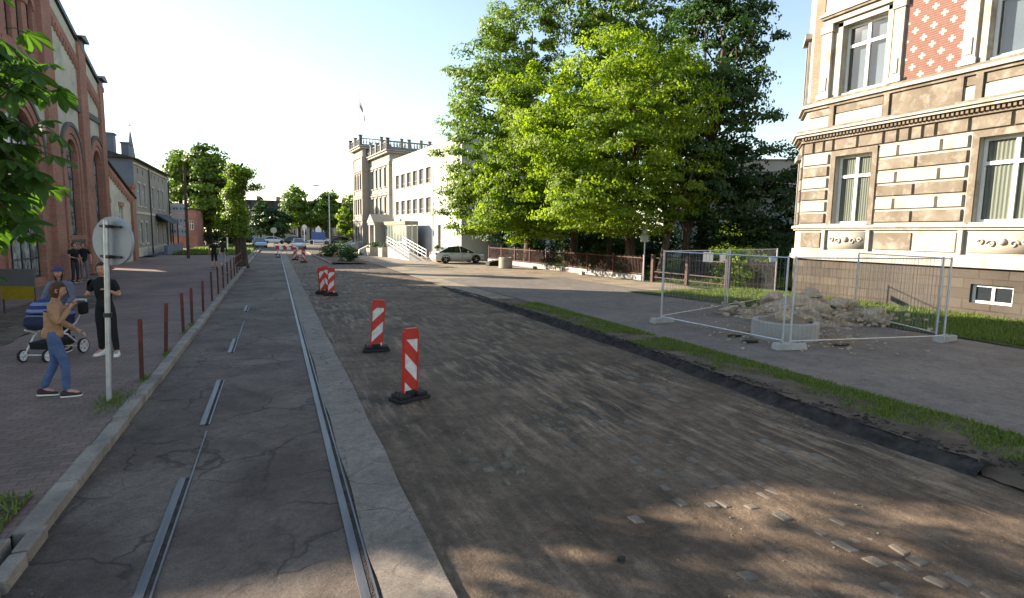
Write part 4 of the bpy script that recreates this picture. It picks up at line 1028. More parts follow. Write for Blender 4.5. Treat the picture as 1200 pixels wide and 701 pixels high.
for i, (x, y, r, h, lab) in enumerate([(20.3,48.5,2.6,5.2,'tall dark thicket against the end wall of the white block'),(19.6,44.2,1.7,3.2,'dark thicket just behind the far stretch of fence'),(22.5,38.5,2.4,3.4,'dark thicket behind the second maple'),(25.5,42,3.,4.6,'tall dark thicket at the back of the garden centre'),(27.5,36.5,2.8,4.2,'dark thicket behind the tall lime trees'),(31,29,3.2,3.4,'broad dark thicket right of the yew'),(24.5,34.5,1.8,2.6,'low dark thicket between the trunks of the garden')]):
    shrub('thicket', x, y, r, h, M['leaf_dark'], lab, None, 46, 75, .24, 0, 90+i, 'bush')
# ivy covered tree on the kerb
rg = np.random.default_rng(51)
Iv = empty('ivy_tree', (-2.1,41.6,.1), 0, 'pollarded street tree wrapped in bright ivy on the left pavement edge', 'tree')
n = 9000; zz = rg.uniform(1.9,6.9,n); a = rg.uniform(0,2*PI,n)
bulge = .42+.16*np.sin(zz*2.3+a)+.13*np.sin(zz*4.1-a*2)+.32*np.exp(-((zz-2.9)/.7)**2)*(np.cos(a)<0)+.12*rg.normal(size=n)
bulge *= np.where(zz>5.2, 1.15-.2*(zz-5.2), 1.)
P = np.stack([np.cos(a)*bulge, np.sin(a)*bulge, zz+.08*(zz-2)*0],1); P[:,0] += -.12+.1*np.sin(zz)
P = np.concatenate([P, rg.normal(size=(1800,3))*[.42,.42,.22]+[.15,0,6.55], rg.normal(size=(500,3))*[.3,.3,.16]+[1.0,0,5.6], rg.normal(size=(700,3))*[.35,.3,.35]+[-.75,0,3.0], rg.normal(size=(300,3))*[.22,.22,.12]+[-.3,0,7.0]])
Nn = np.stack([P[:,0], P[:,1], np.full(len(P), .35)],1)+rg.normal(size=(len(P),3))*.35
P[:,2] = 1.9+(P[:,2]-1.9)*.9
leaf_mesh('ivy', P, Nn, .15, M['leaf_ivy'], Iv, rng=rg)
mb = MB(); mb.tube([(0,0,-.15),(0,0,.1),(0,0,.8),(-.05,0,2.4),(.05,0,4.4),(.1,0,6.2)], [.5,.42,.36,.31,.25,.12], 12)
for k in range(9):
    t = rg.uniform(0,2*PI); mb.tube([(0,0,4.8+k*.17),(math.cos(t)*.5,math.sin(t)*.5,5.5+k*.15),(math.cos(t)*.6,math.sin(t)*.6,5.8+k*.08)], [.1,.06,.015], 5)
mb.build('trunk', M['bark'], Iv, smooth=True)
# trees beyond on the left
GL = 'trees beyond the grey house on the left'
tree('ash_tree', -12.7, 97, 'yellow green tree just right of the grey house roof', [(0,0,7.,2.6,2.6,5.4),(.2,0,11.4,1.9,1.9,2.4)], 110, 80, 1.2, .46, 'leaf_mid', [(0,0,0),(0,0,4),(0,0,9),(0,0,13)], [.4,.3,.2,.05], 12, 61, group=GL, tone0=.7, shell=.75)
tree('ash_tree', -8.9, 94, 'broad tall green tree behind the white billboards', [(0,0,7.6,3.2,3.2,5.4),(.2,0,11.8,2.3,2.3,2.8),(1.6,0,6.,2.2,2.2,3.8)], 170, 85, 1.2, .46, 'leaf_mid', [(0,0,0),(0,0,4),(0,0,9),(0,0,13)], [.45,.3,.2,.05], 14, 62, group=GL, tone0=.45, shell=.75)
tree('ash_tree', -7.6, 99, 'darker tree standing between the broad tree and the ivy tree', [(0,0,6.4,2.7,2.7,4.0),(0,0,9.4,2.,2.,2.2)], 80, 80, 1.1, .42, 'leaf_dark', [(0,0,0),(0,0,4),(0,0,8),(0,0,11)], [.35,.25,.15,.05], 10, 63, group=GL, tone0=.6, shell=.75)
for i, (x, y, r, h, lab) in enumerate([(-12.5,92,3.2,3.2,'dark hedge bush below the billboards'),(-5.2,92,2.6,3.0,'dark hedge bush left of the ivy trunk'),(-8.8,95,2.8,3.4,'hedge bush under the broad tall tree')]):
    shrub('hedge_bush', x, y, r, h, M['leaf_dark'], lab, 'hedge bushes on the left green', 26, 70, .3, 0, 65+i, 'hedge')
# trees at the end of the street
GE = 'trees at the far end of the street'
tree('plane_tree', 4.6, 124, 'light topped tree left of centre at the end of the street', [(0,0,6.2,3.4,3.4,2.8),(-.6,0,9.0,2.1,2.1,2.2)], 80, 80, 1.3, .5, 'leaf_mid', [(0,0,0),(0,0,3),(0,0,7),(0,0,10)], [.4,.3,.2,.05], 10, 71, group=GE, tone0=.5, shell=.75)
tree('plane_tree', 9.6, 121, 'rounded dark tree left of the street lamp at the end of the street', [(0,0,5.8,3.4,3.4,3.2),(.4,0,8.0,2.4,2.4,2.)], 80, 80, 1.3, .5, 'leaf_mid', [(0,0,0),(0,0,3),(0,0,7),(0,0,9)], [.4,.3,.2,.05], 10, 72, group=GE, tone0=.3, shell=.75)
tree('plane_tree', .2, 120, 'low dark tree right of the ivy tree at the end of the street', [(0,0,4.,2.8,2.8,2.4)], 50, 80, 1.2, .5, 'leaf_dark', [(0,0,0),(0,0,2),(0,0,5)], [.3,.2,.05], 8, 73, group=GE, tone0=.4, shell=.75)
tree('plane_tree', 13.6, 112, 'bright green tree against the town hall corner', [(0,0,4.,2.3,2.3,3.2),(.3,0,7.2,1.7,1.7,2.2)], 70, 80, 1.0, .42, 'leaf_maple', [(0,0,0),(0,0,2),(0,0,5),(0,0,8)], [.3,.2,.12,.04], 8, 74, group=GE, tone0=.3, shell=.75)
tree('plane_tree', -2.6, 121, 'slim dark tree just right of the ivy tree in the far background', [(0,0,5.,1.5,1.5,3.2)], 36, 80, .9, .42, 'leaf_dark', [(0,0,0),(0,0,2),(0,0,6)], [.25,.2,.05], 8, 75, group=GE, tone0=.5, shell=.75)
# shrubs on the island right of the roadway
shrub('island_shrub', 5.6, 48.2, 1.0, 1.05, M['leaf_dark'], 'nearer dark clipped shrub on the island right of the roadway', 'shrubs on the roadside island', n=22, per=90, size=.11, seed=41)
shrub('island_shrub', 4.9, 56.5, 1.1, 1.05, M['leaf_dark'], 'middle dark shrub on the roadside island', 'shrubs on the roadside island', n=22, per=90, size=.12, seed=42)
shrub('island_shrub', 6.4, 62, 1.3, 1.2, M['leaf_dark'], 'farther dark shrub on the roadside island', 'shrubs on the roadside island', n=18, per=90, size=.14, seed=43)
st(grid('island', 4.0, 6.6, 45.2, 70, 6, 30, lambda x, y: (x-.05*(y-46)*.5+.0, y, .09+.03*fbm(x,y,.8)), M['soil']))
mb = MB()
for k in range(24): mb.box(3.85-.025*k, 4.0-.025*k, 45.2+k, 46.18+k, -.1, .13)
st(mb.build('island_kerb', M['kerb']))

# chestnut overhanging the near left corner: trunk outside the frame, twigs with real palmate leaves
rg = np.random.default_rng(81); rc_ = random.Random(81)
Ch = empty('chestnut_tree', (-4.35,5.5,.1), 0, 'chestnut tree whose large hand shaped leaves hang in at the upper left edge', 'tree')
mb = MB(); mb.tube([(0,0,-.2),(0,0,.1),(.05,0,1.5),(0,0,3.4),(.1,-.2,6),(0,-.3,8.5)], [.42,.33,.28,.26,.18,.06], 12)
TW = []
targets = [(1.9,.55,3.95),(2.15,1.0,3.55),(2.3,.6,3.0),(2.3,.9,2.9),(2.1,.3,2.7),(1.8,.5,2.35),(1.6,.2,2.15),(2.0,.1,2.9),(1.7,.7,4.4),(1.5,.3,4.9),(1.8,.0,3.4),(2.15,1.25,3.1),(1.55,.1,2.3),(2.3,1.1,2.6),(2.2,.3,4.2),(2.35,.8,3.9),(2.4,.5,3.5),(2.45,.9,3.2),(2.2,.0,3.2),(2.35,.4,2.5),(2.15,.2,2.15),(2.05,.1,1.9),(2.4,.6,2.9),(2.3,.2,2.85),(2.5,1.3,3.7),(2.2,.6,4.6),(2.1,.75,2.4),(2.15,.7,2.6),(2.1,.9,2.3),(2.05,.5,2.4),(2.2,.95,2.75)]
for (tx,ty,tz) in targets:
    a = Vector((.03,0,3.2+rc_.uniform(-.2,1.6))); b = Vector((tx,ty,tz)); m1 = a.lerp(b,.4)+Vector((0,0,.55)); m2 = a.lerp(b,.78)+Vector((0,0,.35))
    mb.tube([a,m1,m2,b], [.045,.028,.016,.006], 6); TW.append((m1,m2,b))
mb.build('trunk', M['bark'], Ch, smooth=True)
V, Fc, tones = [], [], []
def leaflet(base, d, up_, L, tone):
    d = d.normalized(); s = d.cross(up_).normalized(); u = s.cross(d).normalized(); k0 = len(V)
    prof = [(0,.02),(.25,.11),(.5,.2),(.7,.25),(.85,.18),(1.,.0)]
    for (t, w) in prof:
        c = base+d*L*t-u*L*.28*t*t
        V.extend([tuple(c-s*L*w*.8+u*L*w*.3), tuple(c), tuple(c+s*L*w*.8+u*L*w*.3)])
    for i in range(len(prof)-1):
        a = k0+i*3; Fc.extend([(a,a+3,a+4,a+1),(a+1,a+4,a+5,a+2)]); tones.extend([tone,tone+.06])
petioles = MB()
def palm(c, tone):
    ax = Vector((rc_.gauss(.35,.5), rc_.gauss(-.3,.5), rc_.gauss(-.15,.3))).normalized()
    up_ = (Vector((rc_.gauss(0,.3), rc_.gauss(0,.3), 1))).normalized()
    e = c+ax*rc_.uniform(.06,.16); petioles.tube([c, c.lerp(e,.5)+Vector((0,0,.02)), e], .003, 4)
    s = ax.cross(up_).normalized()
    for k in range(7):
        t = (k-3)*.62; d = ax*math.cos(t)+s*math.sin(t)-up_*.28
        leaflet(e, d, up_, rc_.uniform(.17,.25)*(1-.09*abs(k-3)), tone+rc_.uniform(-.12,.12))
for (m1,m2,b) in TW:
    for i in range(17):
        t = rc_.uniform(-.3,.95); c = m2.lerp(b, t)+Vector((rc_.gauss(0,.13), rc_.gauss(0,.17), rc_.gauss(0,.15)))
        palm(c, rc_.uniform(.2,.8))
me = bpy.data.meshes.new('leaves'); me.from_pydata(V, [], Fc); me.update()
at = me.attributes.new('tone', 'FLOAT', 'FACE'); at.data.foreach_set('value', np.clip(np.array(tones),0,1).astype(np.float32))
link('leaves', me, M['leaf_chestnut'], Ch); petioles.build('leaf_stalks', M['leaf_chestnut'], Ch)
# upper crown of the same chestnut; low unseen lobes added to shade the lane
o, C = crown([(-.6,-1.4,8.2,3.2,4.0,2.8),(-1.,1.,7.2,2.4,2.4,1.8),(-1.6,4.6,3.9,1.5,2.4,2.0),(-1.6,1.6,3.6,1.3,1.8,1.6)], 64, 75, .9, .24, M['leaf_chestnut'], Ch, rg, 'crown', .5)

# ------------------------------------------------------------------ street furniture
# bollards
def bollard(x, y, h, lean, label):
    E_ = empty('bollard', (x,y,.1), 0, label, 'bollard', 'red brown bollards along the left kerb')
    E_.rotation_euler = (0, lean, 0)
    MB().lathe([(.032,-.05),(.032,h-.02),(.026,h),(.0,h)], n=12, close=False).build('post', M['rust'], E_)
    MB().lathe([(.034,h*.62),(.034,h*.985),(.028,h+.003),(.0,h+.004)], n=12, close=False).build('painted_top', M['dullred'], E_)
for (x, y, h, ln, lab) in [(-2.03,10.38,.98,.02,'rusty red bollard nearest the camera, just beyond the sign pole'),(-2.03,12.55,.97,.05,'leaning red topped bollard, second along the left kerb'),(-2.03,14.85,.93,.0,'third rusty bollard along the left kerb'),(-2.01,16.2,.92,.01,'fourth bollard, close beyond the third on the left kerb'),(-2.01,18.6,.9,.02,'last single bollard before the red railing on the left kerb')]:
    bollard(x, y, h, ln, lab)
E_ = empty('pedestrian_railing', (-2.02,0,.1), 0, 'faded red tube railing along the kerb ending at the ivy tree', 'railing')
ys = [21.3,23.6,25.9,28.2,30.5,32.8,35.1,37.4,39.7]
for y in ys: MB().tube([(0,y,-.05),(0,y,.98)], .03, 8).build('post', M['rust'], E_)
for z in (.5,.95): MB().tube([(0,23.6,z),(0,39.7,z)], .024, 6).build('rail', M['rust'], E_)
# round sign seen from the back
Sg = empty('round_road_sign', (-2.2,9.2,.1), 0, 'round road sign seen from its grey back on a galvanised pole at the left kerb', 'road sign')
MB().tube([(0,0,-.05),(-.0,0,2.5)], .034, 12).build('pole', M['galv'], Sg)
mb = MB(); mb.lathe([(0,0),(.325,0),(.335,.012),(.335,-.02),(.325,-.024),(0,-.024)], n=40, axis='y', close=False)
sd = mb.build('sign_plate', flat('blue grey metal sign back', (.33,.36,.42), .45, .3, .06), Sg, smooth=False, loc=(.07,.06,2.22), rot=(0,0,-.62))
mb = MB()
for z in (.2,-.21):
    mb.box(-.17,.17,-.06,-.028,z-.016,z+.016); mb.box(-.06,.04,-.12,-.05,z-.022,z+.022)
mb.build('bracket', M['darkmetal'], sd)
MB().tube([(0,0,1.18),(0,0,1.24)], .05, 10).build('clamp', M['darkmetal'], Sg)
Sg.rotation_euler = (0, .04, 0)
# striped beacon boards
def stripe_mat(name, sg, ph):
    m, nt, b, out = new_mat(name); N = NT(nt)
    t = N.n('ShaderNodeTexCoord'); sp = N.n('ShaderNodeSeparateXYZ'); N.l(t.outputs['Object'], sp.inputs[0])
    f = N.math('FRACT', N.math('ADD', N.math('DIVIDE', N.math('ADD', sp.outputs[2], N.math('MULTIPLY', sp.outputs[0], sg)), .44), ph))
    k = N.math('LESS_THAN', f, .5)
    k = N.math('MULTIPLY', k, N.math('LESS_THAN', sp.outputs[2], .93))
    col = N.mix(k, (.50,.032,.024), (.66,.66,.66))
    col = N.mix(.5, col, N.ramp(N.noise(t.outputs['Object'], 7, 5, .7), [(.38,(.45,.42,.38)),(.6,(1.,)*3)]), 'MULTIPLY')
    N.l(col, b.inputs['Base Color']); b.inputs['Roughness'].default_value = .45; return m
MS = {1: stripe_mat('stripes falling right', 1.05, .10), -1: stripe_mat('stripes rising right', -1.05, .30)}
def beacon(x, y, rz, sg, lean, label, h=1.0, z=-.03):
    E_ = empty('beacon_board', (x,y,z), rz, label, 'traffic beacon', 'red and white beacon boards on the roadway'); E_.rotation_euler = (0, 0, rz)
    mb = MB(); w = .125
    pr = [(-w,.10),(w,.10),(w,h+.05),(w-.03,h+.085),(-w+.03,h+.085),(-w,h+.05)]
    mb.prism(pr, -.018, .018)
    b = mb.build('board', MS[sg], E_, bevel=.006); b.rotation_euler = (0, lean, 0)
    mb = MB(); 
    for s in (-1,1): mb.box(s*w-.012, s*w+.012, -.03, .03, .1, h+.05)
    mb.box(-w+.012,w-.012,-.03,.03,h+.06,h+.10)
    e = mb.build('board_edge', M['red'], E_, bevel=.005); e.rotation_euler = (0, lean, 0)
    mb = MB(); mb.box(-.28,.28,-.16,.16,0,.06); mb.box(-.25,-.06,-.13,.13,.06,.115); mb.box(.06,.25,-.13,.13,.06,.115); mb.box(-.09,.09,-.06,.06,.06,.15)
    mb.build('base', M['rubber'], E_, bevel=.015)
    mb = MB(); mb.tube([(-.22,-.05,.11),(-.22,-.05,.15),(-.22,.05,.15),(-.22,.05,.11)], .012, 6); mb.build('handle', M['rubber'], E_)
    return E_
beacon(1.82,8.3,.42,1,.03,'nearest red and white beacon board, stripes falling to the right, on a black rubber base')
beacon(1.93,12.05,-.12,-1,.06,'second red and white beacon board with stripes rising to the right, leaning a little')
beacon(1.72,23.8,.5,-1,-.08,'left board of the close pair of beacon boards in mid distance')
beacon(1.98,23.2,-.1,-1,.03,'right board of the close pair of beacon boards in mid distance')
beacon(1.86,24.5,.2,1,.0,'board standing behind the close pair of beacon boards')
beacon(2.05,48,.2,1,.0,'lone far beacon board right of the two barrier planks')
beacon(1.55,52,-.1,-1,.0,'far beacon board beside the barrier planks')
def barrier(x, y, rz, label):
    E_ = empty('barrier_plank', (x,y,-.02), rz, label, 'road barrier', 'red and white barrier planks far down the roadway'); mb = MB()
    n = 6
    for i in range(n): mb.prism([(-1+2*i/n,.75),(-1+2*(i+1)/n,.75),(-1+2*(i+1)/n,.98),(-1+2*i/n,.98)], -.015, .015, i%2)
    mb.build('plank', [M['red'],M['reflwhite']], E_)
    for s in (-.8,.8):
        MB().tube([(s,0,0),(s,0,.8)], .03, 6).build('post', M['galv'], E_); MB().box(s-.2,s+.2,-.3,.3,0,.09).build('foot', M['rubber'], E_)
barrier(1.0,57,.1,'nearer red and white barrier plank across the far roadway'); barrier(1.0,63,-.1,'farther red and white barrier plank across the far roadway')
# mobile fence panels
def fence_panel(p, q, label, h=2.0, z=.12, g='mobile mesh fence panels round the manhole works'):
    p = Vector((*p,0)); q = Vector((*q,0)); L = (q-p).length; a = math.atan2(q.y-p.y, q.x-p.x)
    E_ = empty('mobile_fence_panel', (p.x,p.y,z), a, label, 'fence panel', g)
    for x in (.04, L-.04): MB().tube([(x,0,.02),(x,0,h)], .023, 10).build('post', M['galv'], E_)
    for zr in (h-.03,.16): MB().tube([(.04,0,zr),(L-.04,0,zr)], .016, 6).build('rail', M['galv'], E_)
    mb = MB(); n = int(L/.11)
    for i in range(1,n): x = L*i/n; mb.box(x-.0022,x+.0022,-.0018,.0018,.16,h-.03)
    for k in range(1,8): zz_ = .16+(h-.19)*k/8; mb.box(.04,L-.04,-.0012,.0012,zz_-.0012,zz_+.0012)
    mb.build('wire_mesh', M['wire'], E_)
    return E_
def foot(x, y, rz, label, mat='concrete'):
    E_ = empty('fence_foot', (x,y,.11), rz, label, 'fence foot', 'blocks carrying the mobile fence'); mb = MB()
    mb.prism([(-.36,0),(.36,0),(.34,.12),(.30,.145),(-.30,.145),(-.34,.12)], -.115, .115)
    mb.build('block', M[mat], E_, bevel=.01); mb = MB()
    for x_ in (-.2,.2): mb.lathe([(.03,.146),(.03,.149)], (x_,0,0), 10)
    mb.build('socket', M['rubber'], E_)
F0, F1, F2, FB = (9.85,12.75), (10.22,8.78), (14.5,8.12), (17.6,15.9)
fence_panel(F0, (10.17,8.85), 'mesh fence panel running from the left post to the concrete ring')
fence_panel(F1, F2, 'mesh fence panel in front of the rubble, parallel to the lawn edge')
fence_panel((14.72,8.42), (16.1,11.6), 'mesh fence panel on the right side of the rubble heap')
fence_panel((9.95,12.85), (13.7,14.35), 'rear left mesh fence panel beside the forecourt')
fence_panel((13.8,14.4), FB, 'rear right mesh fence panel ending by the ornate house corner')
foot(10.2,8.74,-.25,'pale block foot under the post in front of the concrete ring','concrete'); foot(14.72,8.25,.1,'dirty block foot under the right pair of fence posts','concrete'); foot(9.88,12.7,.05,'grey block foot under the left pair of fence posts','concrete'); foot(17.6,15.9,.4,'block foot at the rear fence post by the ornate house')
tag(MB().box(-.32,.32,-.04,-.03,1.62,1.92).build('notice_plate', M['white'], None, loc=(12.2,13.72,.12), rot=(0,.06,.38)), 'larger blank white plate hung on the rear fence panel', 'plate', 'plates hung on the rear fence')
tag(MB().box(-.2,.2,-.04,-.03,1.62,1.86).build('notice_plate', M['white'], None, loc=(13.35,14.18,.12), rot=(0,-.08,.38)), 'smaller blank white plate right of the larger one on the rear fence', 'plate', 'plates hung on the rear fence')
tag(MB().box(-.3,.3,-.04,-.025,1.5,1.68).build('notice_plate', flat('light blue plate', (.35,.5,.7), .5), None, loc=(17.2,15.76,.12), rot=(0,0,.35)), 'pale blue plate on the fence end by the ornate house', 'plate')
# concrete ring with sand, rubble heap
Rg = empty('concrete_ring', (11.3,9.85,.08), 0, 'round concrete manhole ring with earth heaped inside', 'manhole ring')
MB().lathe([(.74,0),(.75,.05),(.745,.44),(.73,.46),(.62,.46),(.62,.1),(.62,0)], n=96, close=False).build('ring', surf('clean ring concrete', (.33,.315,.29), (.43,.41,.38), 2, .9, .3, .006), Rg, smooth=False)
def heap(r): return lambda x, y: (x, y, .38+.14*max(0,1-(x*x+y*y)/.4)+.07*fbm(x+3,y,3.))
mb = MB(); n = 14
pts = [(r*.61/6*math.cos(t), r*.61/6*math.sin(t)) for r in range(7) for t in [2*PI*k/n for k in range(n)]]
vv = [(x, y, .40+.16*max(0,1-(x*x+y*y)/.37)+.09*fbm(x+3,y,3.)) for x, y in pts]
ff = [(r*n+k, r*n+(k+1)%n, (r+1)*n+(k+1)%n, (r+1)*n+k) for r in range(6) for k in range(n)]
MB().add(vv, ff).build('earth_fill', bpy.data.materials['sandy spoil'], Rg, smooth=True)
M['rubble'] = surf('sandy stone rubble', (.36,.275,.185), (.60,.49,.355), 4, .95, 1., .02, stain=(.24,.19,.14), stain_scale=2.5)
def rock(name, x, y, z, s, label=None, seed=1, sc=(1,1,.7), group='rubble chunks on the heap'):
    import bmesh
    bm = bmesh.new(); bmesh.ops.create_icosphere(bm, subdivisions=3, radius=1)
    r = random.Random(seed); pl_ = [(Vector((r.gauss(0,1),r.gauss(0,1),r.gauss(0,1))).normalized(), r.uniform(.55,.85)) for _ in range(11)]
    for v in bm.verts:
        p = v.co.copy()
        for (nn, d) in pl_:
            t = p.dot(nn)
            if t > d: p -= nn*(t-d)
        p *= 1+.10*mnoise.fractal(p*2.2+Vector((seed,0,0)), 1., 2., 4)
        v.co = Vector((p.x*sc[0]*s, p.y*sc[1]*s, p.z*sc[2]*s))
    me = bpy.data.meshes.new(name); bm.to_mesh(me); bm.free()
    o = link(name, me, M['rubble'], None, (x,y,z)); o.rotation_euler = (r.uniform(-.3,.3), r.uniform(-.3,.3), r.uniform(0,3)); return tag(o, label, 'rubble', group)
hp = grid('rubble_heap', 12.8, 17.6, 10.0, 15., 60, 60, lambda x, y: (x+.12*fbm(x,y,1.5), y+.12*fbm(y,x,1.5), .07+.75*math.exp(-(((x-15.0)/1.35)**2+((y-12.4)/1.25)**2)*1.1)+.25*math.exp(-(((x-13.9)/.8)**2+((y-12.)/.9)**2))+.11*fbm(x,y,1.9)+.05*fbm(x,y,6.)-.05), M['rubble'])
tag(hp, 'mound of sandy earth and small rubble behind the fence', 'rubble heap', kind='stuff')
rk = [(15.6,10.6,.30,.42,'largest tan chunk at the right end of the heap',(1.25,1,.75)),(15.,12.2,.86,.30,'pale chunk on the summit of the heap',(1.3,1,.6)),(14.2,12.9,.62,.34,'chunk on the left shoulder of the heap',(1.2,1,.7)),(14.5,11.4,.45,.3,'chunk low in the middle front of the heap',(1.2,1,.8)),(15.3,11.5,.62,.3,'chunk above the largest one on the right slope',(1.,1.2,.7)),(13.5,12.4,.32,.3,'chunk at the left foot of the heap',(1.3,1,.6)),(13.,13.5,.25,.26,'lone chunk on the lawn left of the heap',(1.6,1,.55)),(12.9,11.5,.3,.24,'chunk between the ring and the heap',(1,1,.8)),(14.0,11.9,.62,.22,'small chunk high on the left slope',(1,1,.8)),(16.,11.7,.5,.3,'chunk at the right rear of the heap',(1,1,.8)),(14.9,10.9,.3,.22,'small chunk left of the largest one',(1.2,1,.8)),(13.8,11.2,.25,.2,'small pale chunk at the front foot of the heap',(1.3,1,.7)),(11.15,9.75,.62,.2,'pointed chunk sitting in the concrete ring',(1,1,1.2)),(11.75,9.8,.55,.2,'flat chunk at the right side of the concrete ring',(1.6,1,.6))]
for i, (x,y,z,s,lab,sc) in enumerate(rk): rock('rubble_chunk', x, y, z, s, lab, 100+i, sc)
rs2 = random.Random(77)
stones('small_rubble', [(rs2.gauss(14.6,1.1), rs2.gauss(11.9,.8), .2+rs2.uniform(0,.3), rs2.uniform(.03,.12)) for _ in range(900)]+[(rs2.gauss(11.6,.9), rs2.gauss(9.9,.9), .13, rs2.uniform(.02,.06)) for _ in range(350)], M['rubble'], 'small pale rubble strewn round the ring and the heap')
# red garden fence with concrete plinth
def fence_run(p, q, label, z=.04, h=1.35, plinth=.28, n=None, bars=True, name='garden_fence', mat='rust', rails=(.35,1.25), cat='fence', step=.13, postw=.05):
    p = Vector((*p,0)); q = Vector((*q,0)); L = (q-p).length; a = math.atan2(q.y-p.y, q.x-p.x)
    E_ = empty(name, (p.x,p.y,z), a, label, cat); n = n or max(1, round(L/2.4))
    for i in range(n+1): x = L*i/n; MB().box(x-postw,x+postw,-postw,postw,-.1,h+.08).build('post', M[mat], E_, bevel=.008)
    if plinth:
        MB().box(0,L,-.13,.13,-.15,plinth).build('plinth', M['concrete'], E_, bevel=.02)
    for zz_ in rails: MB().box(0,L,-.02,.02,zz_-.025,zz_+.025).build('rail', M[mat], E_)
    if bars:
        mb = MB(); k = int(L/step)
        for i in range(1,k): x = L*i/k; mb.box(x-.009,x+.009,-.009,.009,max(plinth,.06),h)
        mb.build('bars', M[mat], E_)
    return E_
fence_run((17.3,46.5),(18.4,34.6),'far stretch of red brown barred fence on a pale plinth, behind the silver car')
fence_run((18.4,34.5),(18.95,26.2),'middle stretch of barred fence on a low pale plinth under the maples')
fence_run((19.,25.4),(19.5,20.4),'brown rail fence with stout posts between the sign and the ornate house', plinth=0, n=2, rails=(.25,.55,1.3), h=1.4, mat='fencered', name='rail_fence', bars=False, postw=.09)
fence_run((19.55,20.3),(20.9,18.9),'short barred fence piece meeting the ornate house corner', plinth=.1, n=1)
fence_run((22,26),(40,32),'distant red fence at the back of the garden', plinth=0, mat='fencered', h=1.2, step=.2)
for i, (x, y, w, lab) in enumerate([(17.4,37.2,.5,'broken pale plinth stone under the left end of the fence'),(17.9,31.2,.6,'loose pale kerb stone in front of the fence')]):
    tag(MB().obox((x,y,.1),(w,.25,.2),(.2,1,0),(1,-.2,0)).build('plinth_stone', M['whitestone'], bevel=.03), lab, 'stone')
Ss = empty('street_sign', (18.75,25.9,.03), 0, 'small double plate sign on a grey post at the gate of the red fence', 'street sign')
MB().tube([(0,0,0),(0,0,3.1)], .035, 8).build('pole', M['galv'], Ss)
for z0, z1, w in ((2.15,2.55,.5),(2.6,3.15,.32)): MB().box(-w/2-.05,w/2-.05,-.06,-.04,z0,z1).build('sign_plate', flat('faded greenish sign back', (.28,.32,.28), .5), Ss)
# concrete drum and dark bundle near the car
Dr = empty('concrete_drum', (15.5,38.2,.02), 0, 'short white concrete drum standing on the forecourt right of the silver car', 'drum')
MB().lathe([(.48,0),(.5,.03),(.5,.74),(.46,.78),(.38,.78),(.38,.7)], n=28, close=False).build('drum', M['whitestone'], Dr, smooth=False); MB().lathe([(.0,.68),(.38,.68)], n=28, close=False).build('lid', M['soil'], Dr)
tag(MB().prism([(-.9,0),(.9,0),(.8,.3),(.3,.42),(-.5,.36),(-.85,.25)], -.3, .3).build('tarpaulin_bundle', M['rubber'], loc=(16.1,41.5,.02), rot=(0,0,.2), bevel=.05), 'low dark bundle lying between the silver car and the fence', 'bundle')
# lamp
Lp = empty('street_lamp', (7.1,83.2,0), 0, 'tall grey street lamp with curved arm over the far roadway', 'street lamp')
MB().tube([(0,0,0),(0,0,1.2),(0,0,1.25),(0,0,7.4),(-.15,0,8.1),(-.6,0,8.55),(-1.3,0,8.7)], [.12,.12,.08,.06,.05,.045,.04], 10).build('pole', M['galv'], Lp, smooth=True)
mb = MB(); mb.prism([(-2.2,8.66),(-1.25,8.68),(-1.2,8.78),(-1.6,8.86),(-2.1,8.76)], -.14, .14); mb.build('lamp_head', M['galv'], Lp)
MB().box(-2.1,-1.5,-.1,.1,8.62,8.655).build('lens', M['clear'], Lp)
# utility pole and posts on the left
Up = empty('utility_pole', (-6.6,53,.05), 0, 'brown wooden utility pole in front of the white billboards', 'utility pole')
MB().tube([(0,0,-.05),(0,0,7.5)], [.13,.09], 10).build('pole', M['bark'], Up); mb = MB(); mb.box(-.5,.5,-.05,.05,7.0,7.12)
for x in (-.4,0,.4): mb.lathe([(.05,7.12),(.06,7.2),(.03,7.28)], (x,0,0), 8)
mb.build('crossarm', M['bark'], Up)
for (x, y, h, lab) in [(-4.9,60,1.0,'thin dark post on the far left pavement right of the utility pole'),(-5.0,72,3.6,'pale slim post left of the ivy trunk'),(-4.2,80,3.9,'second pale slim post close to the ivy trunk')]:
    E_ = empty('slim_post', (x,y,.05), 0, lab, 'post'); MB().tube([(0,0,0),(0,0,h)], .05, 8).build('shaft', M['galv'], E_); MB().lathe([(.06,h),(.07,h+.05),(.0,h+.1)], n=8, close=False).build('cap', M['darkmetal'], E_)
RS = empty('warning_sign', (-.15,88,0), 0, 'round pale sign on a post above the oncoming blue car', 'road sign'); MB().tube([(0,0,0),(0,0,2.6)], .04, 8).build('pole', M['galv'], RS)
MB().lathe([(0,-.03),(.42,-.03),(.42,0),(0,0)], (0,0,2.5), 20, 0, 'y', False).build('sign_plate', flat('pale yellow sign', (.55,.55,.4), .5), RS)
RS = empty('round_sign', (4.9,108,0), 0, 'small white round sign on a post in front of the far trees', 'road sign'); MB().tube([(0,0,0),(0,0,3.2)], .05, 8).build('pole', M['galv'], RS)
MB().lathe([(0,-.03),(.4,-.03),(.4,0),(0,0)], (0,0,3.2), 20, 0, 'y', False).build('sign_plate', M['reflwhite'], RS)
RS = empty('blue_sign_board', (7.4,110,0), 0, 'blue and white sign boards at the far junction left of the street lamp', 'sign board')
for x in (-.9,.9): MB().tube([(x,0,0),(x,0,2.6)], .05, 8).build('post', M['galv'], RS)
MB().box(-1.2,1.2,-.06,0,.9,2.4).build('blue_panel', flat('sign blue', (.06,.12,.35), .5), RS); MB().prism([(-.5,2.3),(.5,2.3),(.5,2.9),(0,3.5),(-.5,2.9)], -.09, -.061).build('white_panel', M['reflwhite'], RS)
